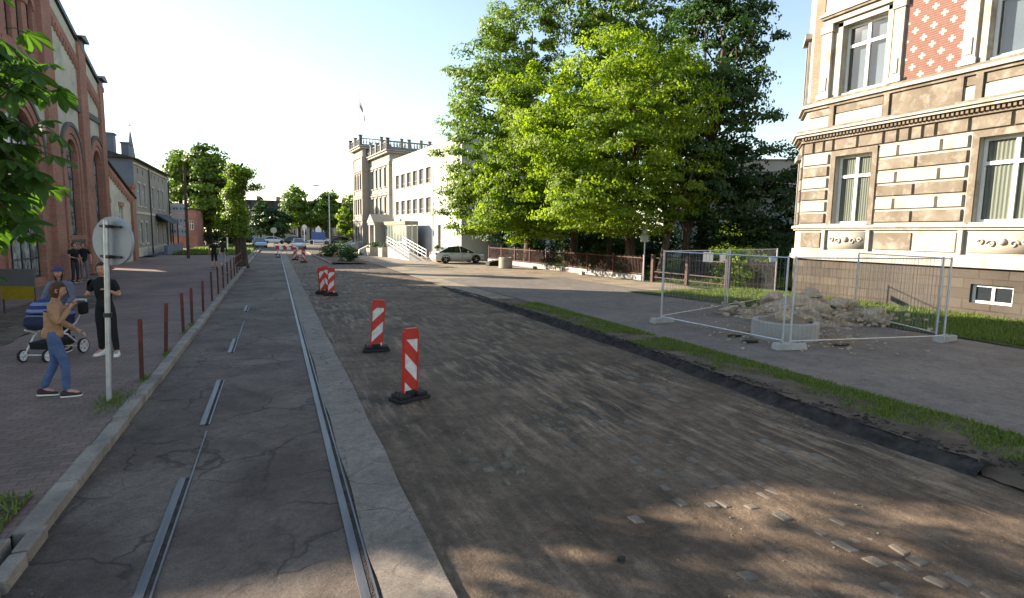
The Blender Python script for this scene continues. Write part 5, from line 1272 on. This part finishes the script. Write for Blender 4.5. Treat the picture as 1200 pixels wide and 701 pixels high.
# advert board behind the pram
Ab = empty('notice_board', (-6.5,19.3,.1), -.3, 'small grey board with a yellow lower part standing behind the pram', 'notice board')
for x in (-.4,.4): MB().tube([(x,0,0),(x,0,1.2)], .02, 6).build('leg', M['darkmetal'], Ab); MB().box(-.45,.45,-.03,0,.75,1.25).build('grey_panel', M['greyrender'], Ab); MB().box(-.42,.42,-.045,-.031,.42,.78).build('yellow_panel', flat('yellow card', (.55,.42,.03), .6), Ab)

# ------------------------------------------------------------------ cars
def car(label, loc, rz, paint, hatch=True, simple=False, L=4.3, W=1.76, Hh=1.42, group=None, name='parked_car', cat='car'):
    E_ = empty(name, loc, rz, label, cat, group)
    hl = L/2; prof = [(-hl,.42,.62,.80),(-hl+.12,.22,.88,.86),(-hl+.5,.2,.95,.88),(-hl*.35,.18,.93,.88),(hl*.2,.18,.92,.88),(hl*.52,.2,.86,.87),(hl*.86,.22,.72,.84),(hl-.06,.3,.62,.76),(hl,.38,.52,.62)]
    mb = MB(); k = 12; vs = []
    for (x, zb, zt, hw) in prof:
        w = W/2*hw/.88
        for (u, v) in ((-.80,0),(-.98,.25),(-1.,.55),(-.97,.85),(-.88,1.),(-.4,1.03),(.4,1.03),(.88,1.),(.97,.85),(1.,.55),(.98,.25),(.80,0)):
            vs.append((x, u*w, zb+(zt-zb)*v))
    fs = [(i*k+j, i*k+(j+1)%k, (i+1)*k+(j+1)%k, (i+1)*k+j) for i in range(len(prof)-1) for j in range(k)]+[tuple(range(k)), tuple(range((len(prof)-1)*k, len(prof)*k))]
    mb.add(vs, fs); body = mb.build('body', paint, E_, smooth=True, bevel=0)
    # greenhouse (glass) and roof
    rear = -hl+.30 if hatch else -hl+.75
    gh = [(rear,.90,.74),(rear+.85,Hh-.10,.60),(-.15,Hh-.02,.62),(.25,Hh-.05,.61),(hl*.60,.88,.74)]
    mb = MB(); vs = []
    for (x, z, hw) in gh:
        zz_ = .88; wl = W/2*.93; wt = W/2*hw/.74*.86 if z > 1 else W/2*.84
        vs += [(x,-wl,zz_),(x,-wt,z),(x,wt,z),(x,wl,zz_)]
    fs = [(i*4+j, i*4+j+1, (i+1)*4+j+1, (i+1)*4+j) for i in range(len(gh)-1) for j in range(3)]+[(0,1,2,3),tuple(range((len(gh)-1)*4,(len(gh))*4))]
    mb.add(vs, fs); mb.build('window', M['glass'], E_, smooth=False)
    mb = MB(); vs = []
    for (x, z, _) in gh[1:4]: vs += [(x,-W/2*.70,z-.03),(x,-W/2*.62,z+.03),(x,W/2*.62,z+.03),(x,W/2*.70,z-.03)]
    fs = [(i*4+j, i*4+(j+1)%4, (i+1)*4+(j+1)%4, (i+1)*4+j) for i in range(2) for j in range(4)]+[(0,1,2,3),(8,9,10,11)]
    mb.add(vs, fs)
    for s in (-1,1):
        for (x0,z0,x1,z1,w0,w1) in ((rear+.02,.9,rear+.85,Hh-.10,.86,.72),(gh[3][0],Hh-.05,gh[4][0],.9,.70,.86),(.0,.9,-.05,Hh-.04,.95,.73)):
            mb.tube([(x0,s*W/2*w0,z0),(x1,s*W/2*w1,z1)], .035, 6)
    mb.build('roof', paint, E_)
    for sx in (-hl*.60, hl*.63):
        for s in (-1,1):
            wl_ = MB(); wl_.lathe([(.0,-.1),(.2,-.1),(.31,-.09),(.33,-.05),(.33,.07),(.3,.1),(.2,.1)], (sx,s*(W/2-.1),.33), 22, 0, 'y', False); w_ = wl_.build('wheel', M['rubber'], E_, smooth=False)
            mb = MB(); y0 = s*(W/2+.0)
            mb.lathe([(.0,0),(.05,.0),(.05,-.01*s),(.19,-.02*s),(.2,0)], (sx,y0,.33), 18, 0, 'y', False)
            for q in range(5):
                t = q*2*PI/5; mb.obox((sx+.1*math.cos(t),y0+s*.004,.33+.1*math.sin(t)), (.2,.012,.04), (math.cos(t),0,math.sin(t)), (0,1,0), (-math.sin(t),0,math.cos(t)))
            mb.build('rim', M['galv'] if not simple else M['darkmetal'], w_)
            ar = MB(); ar.ring(sx, .33, .335, .39, s*(W/2-.06) if s>0 else -(W/2+.006), (W/2+.006) if s>0 else -(W/2-.06), -.25, PI+.25, 14); ar.build('wheel_arch', M['rubber'], E_)
    for s in (-1,1):
        MB().obox((hl-.16,s*W/2*.72,.64), (.26,.26,.13), (1,-s*.35,0), (s*.35,1,0)).build('headlight', M['reflwhite'], E_, bevel=.02)
        MB().obox((-hl+.06,s*W/2*.8,.78), (.12,.26,.2)).build('taillight', M['red'], E_, bevel=.02)
        MB().obox((.62,s*(W/2+.06),.96), (.12,.16,.12)).build('mirror', paint, E_, bevel=.02)
    if not simple:
        mb = MB(); 
        for s in (-1,1):
            for x0 in (-.85,.12,1.02): mb.box(x0-.006,x0+.006,s*(W/2+.001)-.004,s*(W/2+.001)+.004,.34,.88)
            for x0 in (-.7,.28): mb.box(x0-.08,x0+.08,s*(W/2+.006)-.012,s*(W/2+.006)+.012,.78,.81)
        mb.build('door_trim', M['rubber'], E_)
    return E_
P_silver = flat('silver car paint', (.66,.68,.68), .4, .0, .03, .6, .6); P_blue = flat('light blue car paint', (.30,.42,.52), .3, .2, .03, .5, .6); P_dark = flat('dark car paint', (.03,.03,.04), .3, .2, .03, .5, .6); P_white = flat('white car paint', (.7,.7,.7), .3, 0, .03, .5, .6); P_red = flat('dark red car paint', (.2,.03,.03), .3, .1, .03, .5, .6)
car('silver hatchback parked side on in front of the white office block', (14.1,45.6,.02), .06, P_silver, L=4.35)
car('light blue car coming along the far left side of the street', (-2.1,89,0), -PI/2+.1, P_blue, simple=True, name='oncoming_car')
car('pale grey car on the far roadway behind the barrier planks', (3.1,86,0), -PI/2, P_silver, simple=True, name='oncoming_car')
far = [(-4.5,P_dark,'dark'),(-.2,P_silver,'silver'),(3.6,P_dark,'black'),(7.8,P_white,'white'),(11.8,P_dark,'dark'),(15.8,P_red,'dark red')]
ordn = ['leftmost far parked car, dark, in front of the tan apartment block','silver car second from the left in the row at the end of the street','black car third from the left in the row at the end of the street','white car fourth from the left in the row at the end of the street','dark car fifth in the row, just left of the street lamp','dark red car at the right end of the far row']
for (x, p, c), lab in zip(far, ordn): car(lab, (x,114.5,0), 0 if x < 5 else PI, p, simple=True, group='cars parked in a row at the end of the street')
# ------------------------------------------------------------------ people
def skin_mesh(name, nodes, edges, root, mat, parent, levels=2):
    keys = list(nodes); ix = {k: i for i, k in enumerate(keys)}
    me = bpy.data.meshes.new('t'); me.from_pydata([nodes[k][0] for k in keys], [(ix[a], ix[b]) for a, b in edges], [])
    ob = bpy.data.objects.new('t', me); COL.objects.link(ob)
    sk = ob.modifiers.new('s', 'SKIN'); sk.use_smooth_shade = True; sk.branch_smoothing = .6
    if not me.skin_vertices: 
        bpy.context.view_layer.objects.active = ob
    for i, k in enumerate(keys):
        r = nodes[k][1]; r = (r, r) if isinstance(r, (int, float)) else r
        me.skin_vertices[0].data[i].radius = r; me.skin_vertices[0].data[i].use_root = (k == root)
    sb = ob.modifiers.new('b', 'SUBSURF'); sb.levels = levels; sb.render_levels = levels
    dg = bpy.context.evaluated_depsgraph_get(); dg.update()
    m2 = bpy.data.meshes.new_from_object(ob.evaluated_get(dg)); bpy.data.objects.remove(ob)
    m2.materials.clear(); m2.name = name
    for p in m2.polygons: p.use_smooth = True
    return m2
def person(label, loc, rz, H, J, top, legs, shoe, hairm, sleeve=True, hair='long', hat=None, bare_shins=False, headturn=0., group=None, build=1., extra=None):
    """J: joints in a frame facing +x, left is +y, for a 1.75 m figure"""
    s = H/1.75; E_ = empty('person', loc, rz, label, 'person', group); V_ = Vector
    E_.scale = (s,)*3
    P = {k: V_(v) for k, v in J.items()}
    P['spine'] = P['pelvis'].lerp(P['chest'], .5); b = build
    hd = P['head']; nk = P['neck']
    nodes = {'pelvis': (P['pelvis'], (.10*b,.085*b)), 'spine': (P['spine'], (.085*b,.075*b)), 'chest': (P['chest'], (.10*b,.085*b)), 'neck': (nk, .052), 'hb': (nk.lerp(hd,.55), .05)}
    edges = [('pelvis','spine'),('spine','chest'),('chest','neck'),('neck','hb')]
    for S_, sg in (('l',1),('r',-1)):
        sh = P['chest']+V_((0,sg*.155,.07))+V_((P.get('shx_'+S_, V_((0,0,0))).x,0,0)); hp = P['pelvis']+V_((0,sg*.085,-.05))
        nodes['sh'+S_] = (sh, .056*b); nodes['el'+S_] = (P['el'+S_], .04); nodes['wr'+S_] = (P['wr'+S_], .027)
        d = (P['wr'+S_]-P['el'+S_]).normalized(); palm = P['wr'+S_]+d*.06; nodes['pa'+S_] = (palm, (.036,.02))
        nodes['hp'+S_] = (hp, .09*b); nodes['kn'+S_] = (P['kn'+S_], .055); nodes['an'+S_] = (P['an'+S_], .036)
        f = P['toe'+S_]; nodes['toe'+S_] = (f, (.035,.03))
        edges += [('chest','sh'+S_),('sh'+S_,'el'+S_),('el'+S_,'wr'+S_),('wr'+S_,'pa'+S_),('pelvis','hp'+S_),('hp'+S_,'kn'+S_),('kn'+S_,'an'+S_),('an'+S_,'toe'+S_)]
    me = skin_mesh('body', nodes, edges, 'pelvis', None, E_)
    # fingers and head joined into the same mesh
    verts = [tuple(v.co) for v in me.vertices]; faces = [tuple(p.vertices) for p in me.polygons]
    segs = []
    for a_, b_ in edges:
        k_ = b_[:2]; mi = 3 if b_ in ('spine','chest','neck') or k_ == 'sh' else 0
        if k_ == 'el': mi = 3
        if k_ == 'wr': mi = 3 if sleeve else 0
        if k_ in ('hp','kn'): mi = 4
        if k_ == 'an': mi = 0 if bare_shins else 4
        segs.append((nodes[a_][0], nodes[b_][0], mi, k_))
    fm = []
    for f_ in faces:
        c_ = sum((V_(verts[q]) for q in f_), V_())/len(f_); best = (9, 0)
        for (p_, q_, mi, k_) in segs:
            d_ = q_-p_; t_ = max(0., min(1., (c_-p_).dot(d_)/d_.length_squared)); dd = (c_-(p_+d_*t_)).length
            if dd < best[0]: best = (dd, mi if not (k_ == 'el' and not sleeve and t_ > .62) else 0)
        fm.append(best[1] if c_.z < nk.z-.015 or best[1] != 3 else 0)
    mb = MB(); mb.v = verts; mb.f = faces; mb.m = fm
    for S_, sg in (('l',1),('r',-1)):
        d = (P['wr'+S_]-P['el'+S_]).normalized(); side = d.cross(V_((0,0,1)) if abs(d.z) < .85 else V_((1,0,0))).normalized(); nrm = side.cross(d).normalized()
        palm = P['wr'+S_]+d*.055; curl = -nrm
        for i, L in enumerate((.068,.078,.072,.056)):
            o = palm+side*(.026-.0175*i)+d*.02
            mb.tube([o, o+d*L*.5+curl*.004, o+d*L*.8+curl*L*.25, o+d*L*.92+curl*L*.5], [.0095,.009,.008,.006], 6)
        o = P['wr'+S_]+d*.03+side*.02; mb.tube([o, o+side*.028+d*.02, o+side*.034+d*.05+curl*.012], [.012,.0105,.008], 6)
    # head
    nlat, nlon = 18, 24; k0 = len(mb.v); c = hd
    ct, sn = math.cos(headturn), math.sin(headturn); tilt = P.get('face', V_((1,0,0)))
    fw = V_((ct,sn,0)); fw = (fw+V_((0,0,tilt.z))).normalized(); lf = V_((0,0,1)).cross(fw).normalized(); upv = fw.cross(lf)
    def hp_(th, ph, ex=1.):
        z = math.cos(th); r = math.sin(th); x = r*math.cos(ph); y = r*math.sin(ph)
        X = x*.098*(1.0 if x < 0 else .93); Y = y*.077; Z = z*.118
        if z < -.1: 
            q = (-z-.1)/.9; X *= 1-.22*q*(1 if x > 0 else 1.8); Y *= 1-.30*q; X += .016*q*(x > 0)*abs(x)
        g = math.exp(-((y)/.16)**2-((z+.12)/.2)**2)*(x > 0); X += .026*g                      # nose
        for sy in (-1,1): X -= .010*math.exp(-((y-sy*.38)/.17)**2-((z-.06)/.13)**2)*(x > 0)      # eye sockets
        X += .006*math.exp(-((y)/.25)**2-((z+.48)/.10)**2)*(x > 0)                              # lips
        e = V_((X,Y,Z))*ex; return c+fw*e.x+lf*e.y+upv*e.z
    for i in range(nlat+1):
        for j in range(nlon): mb.v.append(tuple(hp_(PI*i/nlat, 2*PI*j/nlon)))
    for i in range(nlat):
        for j in range(nlon):
            j2 = (j+1)%nlon; mb.f.append((k0+i*nlon+j, k0+(i+1)*nlon+j, k0+(i+1)*nlon+j2, k0+i*nlon+j2)); mb.m.append(0)
    def at(x, y, z): return c+fw*x+lf*y+upv*z
    for sy in (-1,1):
        mb.obox(at(.079,sy*.031,.006), (.008,.022,.009), fw, lf, upv, 1)
        mb.obox(at(.084,sy*.031,.030), (.006,.034,.007), fw, lf, upv, 1)
        mb.obox(at(-.005,sy*.078,-.008), (.034,.016,.056), fw, lf, upv, 0)
    mb.obox(at(.089,0,-.056), (.008,.042,.010), fw, lf, upv, 2)
    bo = mb.build('body', [M['skin'], M['hairdark'], bpy.data.materials.get('lips') or flat('lips', (.35,.10,.09), .5), top, legs], E_, smooth=True, fix=False)
    # hair
    hb = MB(); k0 = 0; nl = 14
    for i in range(nl+1):
        for j in range(24):
            ph = 2*PI*j/24; front = math.cos(ph)
            lim = {'long': 2.55 if front < .35 else 1.0, 'short': 1.95 if front < .3 else .95, 'bob': 2.3 if front < .45 else 1.05}[hair]
            th = lim*i/nl; p = hp_(th, ph, 1.13+.02*math.sin(j*2.1))
            if hair in ('long','bob') and front < .35 and th > 1.9: p = p-V_((0,0,(th-1.9)*(.16 if hair == 'long' else .07)))
            hb.v.append(tuple(p))
    for i in range(nl):
        for j in range(24): hb.f.append((i*24+j,(i+1)*24+j,(i+1)*24+(j+1)%24,i*24+(j+1)%24)); hb.m.append(0)
    hb.build('hair', hairm, E_, smooth=True, fix=False)
    if hat:
        hm = MB(); n = 20
        for i in range(7):
            for j in range(n): hm.v.append(tuple(hp_(1.35*i/6, 2*PI*j/n, 1.22)))
        for i in range(6):
            for j in range(n): hm.f.append((i*n+j,(i+1)*n+j,(i+1)*n+(j+1)%n,i*n+(j+1)%n)); hm.m.append(0)
        a = at(.10,0,.045); hm.obox(a, (.09,.13,.012), fw, lf, upv)
        hm.build('cap', hat, E_, smooth=False)
    # top
    g = .022
    tn = {'hem': (P['pelvis']+V_((0,0,-.10)), .152*b), 'pelvis': (P['pelvis']+V_((0,0,.03)), .148*b), 'spine': (P['spine'], .142*b), 'chest': (P['chest']+V_((0,0,.03)), .152*b), 'neck': (nk-V_((0,0,.01)), .092)}
    te = [('hem','pelvis'),('pelvis','spine'),('spine','chest'),('chest','neck')]
    for S_ in 'lr':
        tn['sh'+S_] = (nodes['sh'+S_][0]+V_((0,0,.005)), .092*b); tn['el'+S_] = (P['el'+S_] if sleeve else nodes['sh'+S_][0].lerp(P['el'+S_],.75), .052)
        te += [('chest','sh'+S_),('sh'+S_,'el'+S_)]
        if sleeve: tn['wr'+S_] = (P['el'+S_].lerp(P['wr'+S_],.97), .04); te.append(('el'+S_,'wr'+S_))
    tm = skin_mesh('jacket', tn, te, 'spine', None, E_); link('top_garment', tm, top, E_)
    ln = {'waist': (P['pelvis']+V_((0,0,.12)), .11*b), 'pelvis': (P['pelvis']+V_((0,0,.02)), .128*b)}; le = [('waist','pelvis')]
    for S_ in 'lr':
        ln['hp'+S_] = (nodes['hp'+S_][0], .102*b); ln['kn'+S_] = (P['kn'+S_], .068*b)
        e = P['kn'+S_].lerp(P['an'+S_], .25 if bare_shins else 1.0); ln['an'+S_] = (e, .062 if bare_shins else .052); le += [('pelvis','hp'+S_),('hp'+S_,'kn'+S_),('kn'+S_,'an'+S_)]
    lm = skin_mesh('trousers', ln, le, 'pelvis', None, E_); link('trousers', lm, legs, E_)
    for S_ in 'lr':
        a = P['an'+S_]; t = P['toe'+S_]; d = (t-a); d.z = 0; d.normalize(); sd_ = V_((-d.y,d.x,0)); sh = MB(); zb = min(t.z,a.z-.05)-.035
        pit = math.atan2((a.z-.06)-(t.z), .18)
        for (u, w, h) in ((-.075,.032,.075),(-.05,.042,.10),(.0,.044,.105),(.07,.047,.075),(.13,.045,.055),(.175,.03,.04)):
            cc = a+d*u; base = zb+max(0,(.175-u))*math.tan(max(0,pit))*.9
            for (yy, zz_) in ((-w,0),(-w,h*.6),(-w*.5,h),(w*.5,h),(w,h*.6),(w,0)): sh.v.append(tuple(V_((cc.x,cc.y,base+zz_))+sd_*yy))
        for i in range(5):
            for j in range(6): sh.f.append((i*6+j,i*6+(j+1)%6,(i+1)*6+(j+1)%6,(i+1)*6+j)); sh.m.append(0)
        sh.f += [tuple(range(6)), tuple(range(30,36))]; sh.m += [0,0]
        k = len(sh.v)
        so = sh.build('shoe', shoe[0], E_, smooth=True)
        s2 = MB(); 
        for (u, w) in ((-.08,.035),(-.05,.046),(.07,.051),(.13,.048),(.18,.03)):
            cc = a+d*u; base = zb+max(0,(.175-u))*math.tan(max(0,pit))*.9-.004
            for (yy, zz_) in ((-w,0),(-w,.022),(w,.022),(w,0)): s2.v.append(tuple(V_((cc.x,cc.y,base+zz_))+sd_*yy))
        for i in range(4):
            for j in range(4): s2.f.append((i*4+j,i*4+(j+1)%4,(i+1)*4+(j+1)%4,(i+1)*4+j)); s2.m.append(0)
        s2.f += [(0,1,2,3),(16,17,18,19)]; s2.m += [0,0]; s2.build('sole', shoe[1], so)
    return E_
JB = dict(pelvis=(0,0,.96), chest=(.01,0,1.33), neck=(.01,0,1.50), head=(.03,0,1.625),
          ell=(-.02,.26,1.14), elr=(-.02,-.26,1.14), wrl=(.06,.28,.90), wrr=(.06,-.28,.90),
          knl=(.03,.10,.52), knr=(.03,-.10,.52), anl=(-.01,.11,.085), anr=(-.01,-.11,.085), toel=(.14,.12,.035), toer=(.14,-.12,.035))
tan_ = surf('tan jacket cloth', (.36,.20,.11), (.46,.27,.16), 4, .9, .9, .03, fine=13); denim = surf('blue denim', (.06,.10,.22), (.10,.15,.30), 5, .9, .9, .03, fine=13, finemix=.3)
gblue = surf('grey blue hoodie', (.13,.14,.20), (.18,.19,.26), 4, .9, .9, .03, fine=13); blackc = M['black']
whs = (M['reflwhite'], M['reflwhite']); blks = (M['black'], M['white'])
# woman in tan jacket walking to the right (towards the kerb), hand raised to her face
J = dict(JB); J.update(chest=(.05,0,1.32), neck=(.075,0,1.49), head=(.10,0,1.60), face=(1,0,-.25),
    elr=(.10,-.24,1.12), wrr=(.25,-.14,1.36), ell=(.06,.25,1.10), wrl=(.27,.20,.96),
    knl=(.0,.08,.53), anl=(-.17,.08,.12), toel=(-.04,.09,.04), knr=(.13,-.08,.53), anr=(.13,-.08,.09), toer=(.28,-.09,.035))
person('woman in tan jacket and blue jeans stepping along, hand raised to her face', (-2.93,9.7,.1), .15, 1.66, J, tan_, denim, (flat('dark shoe', (.05,.02,.03), .7), M['white']), M['hair'], hair='bob')
# man in black, white shoes, by the sign pole, holding a phone
J = dict(JB); J.update(head=(.05,0,1.62), ell=(.0,.25,1.13), wrl=(.20,.14,1.24), elr=(.0,-.27,1.13), wrr=(.17,-.20,1.18),
    knl=(.06,.13,.53), anl=(.04,.16,.085), toel=(.18,.19,.035), knr=(-.02,-.10,.52), anr=(-.10,-.13,.09), toer=(.04,-.19,.035))
person('man dressed in black with white shoes standing behind the sign pole', (-2.98,12.6,.1), -PI/2-.1, 1.76, J, blackc, blackc, whs, M['hairdark'], hair='short', sleeve=False)
# woman pushing the pram
J = dict(JB); J.update(chest=(.05,0,1.33), neck=(.06,0,1.49), head=(.09,0,1.61), ell=(.13,.25,1.12), wrl=(.36,.22,1.00), elr=(.13,-.25,1.12), wrr=(.36,-.22,1.00),
    knl=(.16,.09,.54), anl=(.10,.09,.10), toel=(.25,.1,.04), knr=(-.05,-.09,.52), anr=(-.25,-.09,.12), toer=(-.12,-.1,.04))
person('woman in grey blue top and dark cap pushing the blue striped pram', (-3.85,13.4,.1), -PI/2-.1, 1.66, J, gblue, blackc, blks, M['hairdark'], hair='long', hat=flat('navy cap', (.05,.05,.14), .8))
# couple by the brick hall
J = dict(JB); J.update(elr=(.05,-.27,1.14), wrr=(.18,-.18,1.10)); person('dark shirted man of the standing couple by the hall wall, nearer the brick pilaster', (-8.1,30.03,.1), -.6, 1.74, J, blackc, flat('dark trousers', (.04,.04,.05), .9), blks, M['hairdark'], hair='short', sleeve=False, group='couple standing by the brick hall')
J = dict(JB); J.update(elr=(.05,-.27,1.14), wrr=(.18,-.10,1.10)); person('right person of the couple by the hall wall, dark shirt and grey trousers', (-7.86,30.45,.1), -1.6, 1.74, J, blackc, flat('grey trousers', (.17,.17,.20), .9), blks, M['hairdark'], hair='short', sleeve=False, group='couple standing by the brick hall')
J = dict(JB); person('distant walker in black shorts and shirt left of the ivy tree trunk', (-3.5,39.2,.1), PI/2, 1.78, J, blackc, blackc, blks, M['hairdark'], hair='short', sleeve=False, bare_shins=True)
J = dict(JB); person('distant walker in pale trousers beside the ivy tree trunk', (-3.35,43.5,.1), PI/2, 1.66, J, flat('dark top', (.04,.04,.06), .9), flat('pale trousers', (.45,.45,.48), .9), whs, M['hairdark'], hair='long')
# pram: local +x is the direction it rolls
Pr = empty('pram', (-3.86,12.7,.1), -PI/2-.35, 'baby pram with blue striped carrycot and white spoked wheels', 'pram')
stripes = None
m, nt, b, out = new_mat('blue striped cloth'); N = NT(nt); t = N.n('ShaderNodeTexCoord'); sp = N.n('ShaderNodeSeparateXYZ'); N.l(t.outputs['Object'], sp.inputs[0])
f = N.math('FRACT', N.math('MULTIPLY', sp.outputs[2], 9.)); N.l(N.mix(N.math('LESS_THAN', f, .45), (.02,.03,.12), (.15,.19,.34)), b.inputs['Base Color']); b.inputs['Roughness'].default_value = .9
stripes = m
mb = MB()
prof = [(-.40,.62),(-.38,.80),(.36,.80),(.40,.66),(.30,.56),(-.30,.54)]
mb.prism(prof, -.19, .19); mb.build('carrycot', flat('navy cloth', (.02,.025,.07), .9), Pr, bevel=.04)
mb = MB(); vs = []; nu, nv = 10, 8
for i in range(nu+1):
    a = PI*.52*i/nu-.05
    for j in range(nv+1):
        w = PI*j/nv; rr_ = .34*(.55+.45*math.sin(w))
        vs.append((.40-.34+rr_*math.cos(PI-a-.35)*-1+.0, -.21*math.cos(w), .78+rr_*math.sin(a+.35)*.95))
mb.add(vs, [(i*(nv+1)+j,i*(nv+1)+j+1,(i+1)*(nv+1)+j+1,(i+1)*(nv+1)+j) for i in range(nu) for j in range(nv)]); mb.build('hood', stripes, Pr, smooth=True)
MB().box(-.40,.30,-.205,.205,.72,.84).build('cover', stripes, Pr, bevel=.04)
wm = flat('white plastic', (.72,.72,.74), .4)
mb = MB()
for s in (-.22,.22):
    mb.tube([(-.42,s,.14),(-.1,s,.42),(.30,s,.56)], .016, 8); mb.tube([(.40,s*.8,.13),(.1,s,.42),(-.34,s,.60)], .016, 8); mb.tube([(-.34,s,.60),(-.62,s,.92),(-.66,s,1.0)], .014, 8)
mb.tube([(-.66,-.22,1.0),(-.66,.22,1.0)], .018, 8); mb.tube([(-.42,-.26,.14),(-.42,.26,.14)], .012, 6); mb.tube([(.40,-.2,.13),(.40,.2,.13)], .012, 6)
mb.build('frame', wm, Pr, smooth=True)
MB().prism([(-.34,.2),(.28,.2),(.32,.34),(-.38,.34)], -.17, .17).build('basket', M['black'], Pr, bevel=.02)
for (x, s, r) in ((-.42,-.27,.145),(-.42,.27,.145),(.40,-.21,.115),(.40,.21,.115)):
    w = MB(); w.lathe([(r-.022,-.022),(r-.005,-.02),(r,0),(r-.005,.02),(r-.022,.022)], (x,s,r), 20, 0, 'y', False); w_ = w.build('wheel', M['rubber'], Pr, smooth=True)
    mb = MB(); mb.ring(x, r, r-.045, r-.02, s-.018, s+.018, 0, 2*PI, 20); mb.lathe([(0,-.025),(.03,-.025),(.03,.025),(0,.025)], (x,s,r), 12, 0, 'y', False)
    for q in range(5):
        t = q*2*PI/5; mb.obox((x+r*.42*math.cos(t),s,r+r*.42*math.sin(t)), (r*.8,.02,.022), (math.cos(t),0,math.sin(t)), (0,1,0), (-math.sin(t),0,math.cos(t)))
    mb.build('rim', wm, w_)
MB().obox((-.5,.26,.86), (.2,.1,.24)).build('bag', M['black'], Pr, bevel=.04)

# ------------------------------------------------------------------ camera, light, view
cam = bpy.data.cameras.new('camera'); co = bpy.data.objects.new('camera', cam); COL.objects.link(co); S.camera = co
cam.sensor_fit = 'HORIZONTAL'; cam.sensor_width = 36; cam.lens = 660/1200*36; cam.clip_end = 2000; cam.clip_start = .05
RM = [[0.9224703, 0.0299088, 0.3849077], [-0.3857525, 0.1117017, 0.9158153], [0.0156039, 0.9932916, -0.1145789]]
co.matrix_world = Matrix(((RM[0][0],RM[0][1],-RM[0][2],0),(RM[1][0],RM[1][1],-RM[1][2],0),(RM[2][0],RM[2][1],-RM[2][2],2.5),(0,0,0,1)))
AZ, EL = R(51), R(18.5)      # sun is ahead and to the left
sd = Vector((-math.sin(AZ)*math.cos(EL), math.cos(AZ)*math.cos(EL), math.sin(EL)))
sl = bpy.data.lights.new('sun', 'SUN'); sl.energy = 4.5; sl.angle = R(.6); sl.color = (1.,.86,.68)
so = bpy.data.objects.new('sun', sl); COL.objects.link(so); so.rotation_euler = sd.to_track_quat('Z', 'Y').to_euler(); so.location = sd*300
w = bpy.data.worlds.new('World'); S.world = w; w.use_nodes = True; nt = w.node_tree
bg = nt.nodes['Background']; sky = nt.nodes.new('ShaderNodeTexSky'); sky.sky_type = 'NISHITA'; sky.sun_disc = False
sky.sun_elevation = EL; sky.sun_rotation = -AZ; sky.air_density = 1.15; sky.dust_density = .3; sky.ozone_density = 1.; sky.altitude = 250
hs = nt.nodes.new('ShaderNodeHueSaturation'); hs.inputs['Saturation'].default_value = .88; nt.links.new(sky.outputs[0], hs.inputs['Color']); nt.links.new(hs.outputs[0], bg.inputs[0]); bg.inputs[1].default_value = .074
S.view_settings.view_transform = 'Standard'; S.view_settings.look = 'None'; S.view_settings.exposure = 2.1; S.view_settings.gamma = 1
S.cycles.max_bounces = 6; S.cycles.transparent_max_bounces = 12; S.cycles.caustics_reflective = False; S.cycles.caustics_refractive = False
S.cycles.use_denoising = True
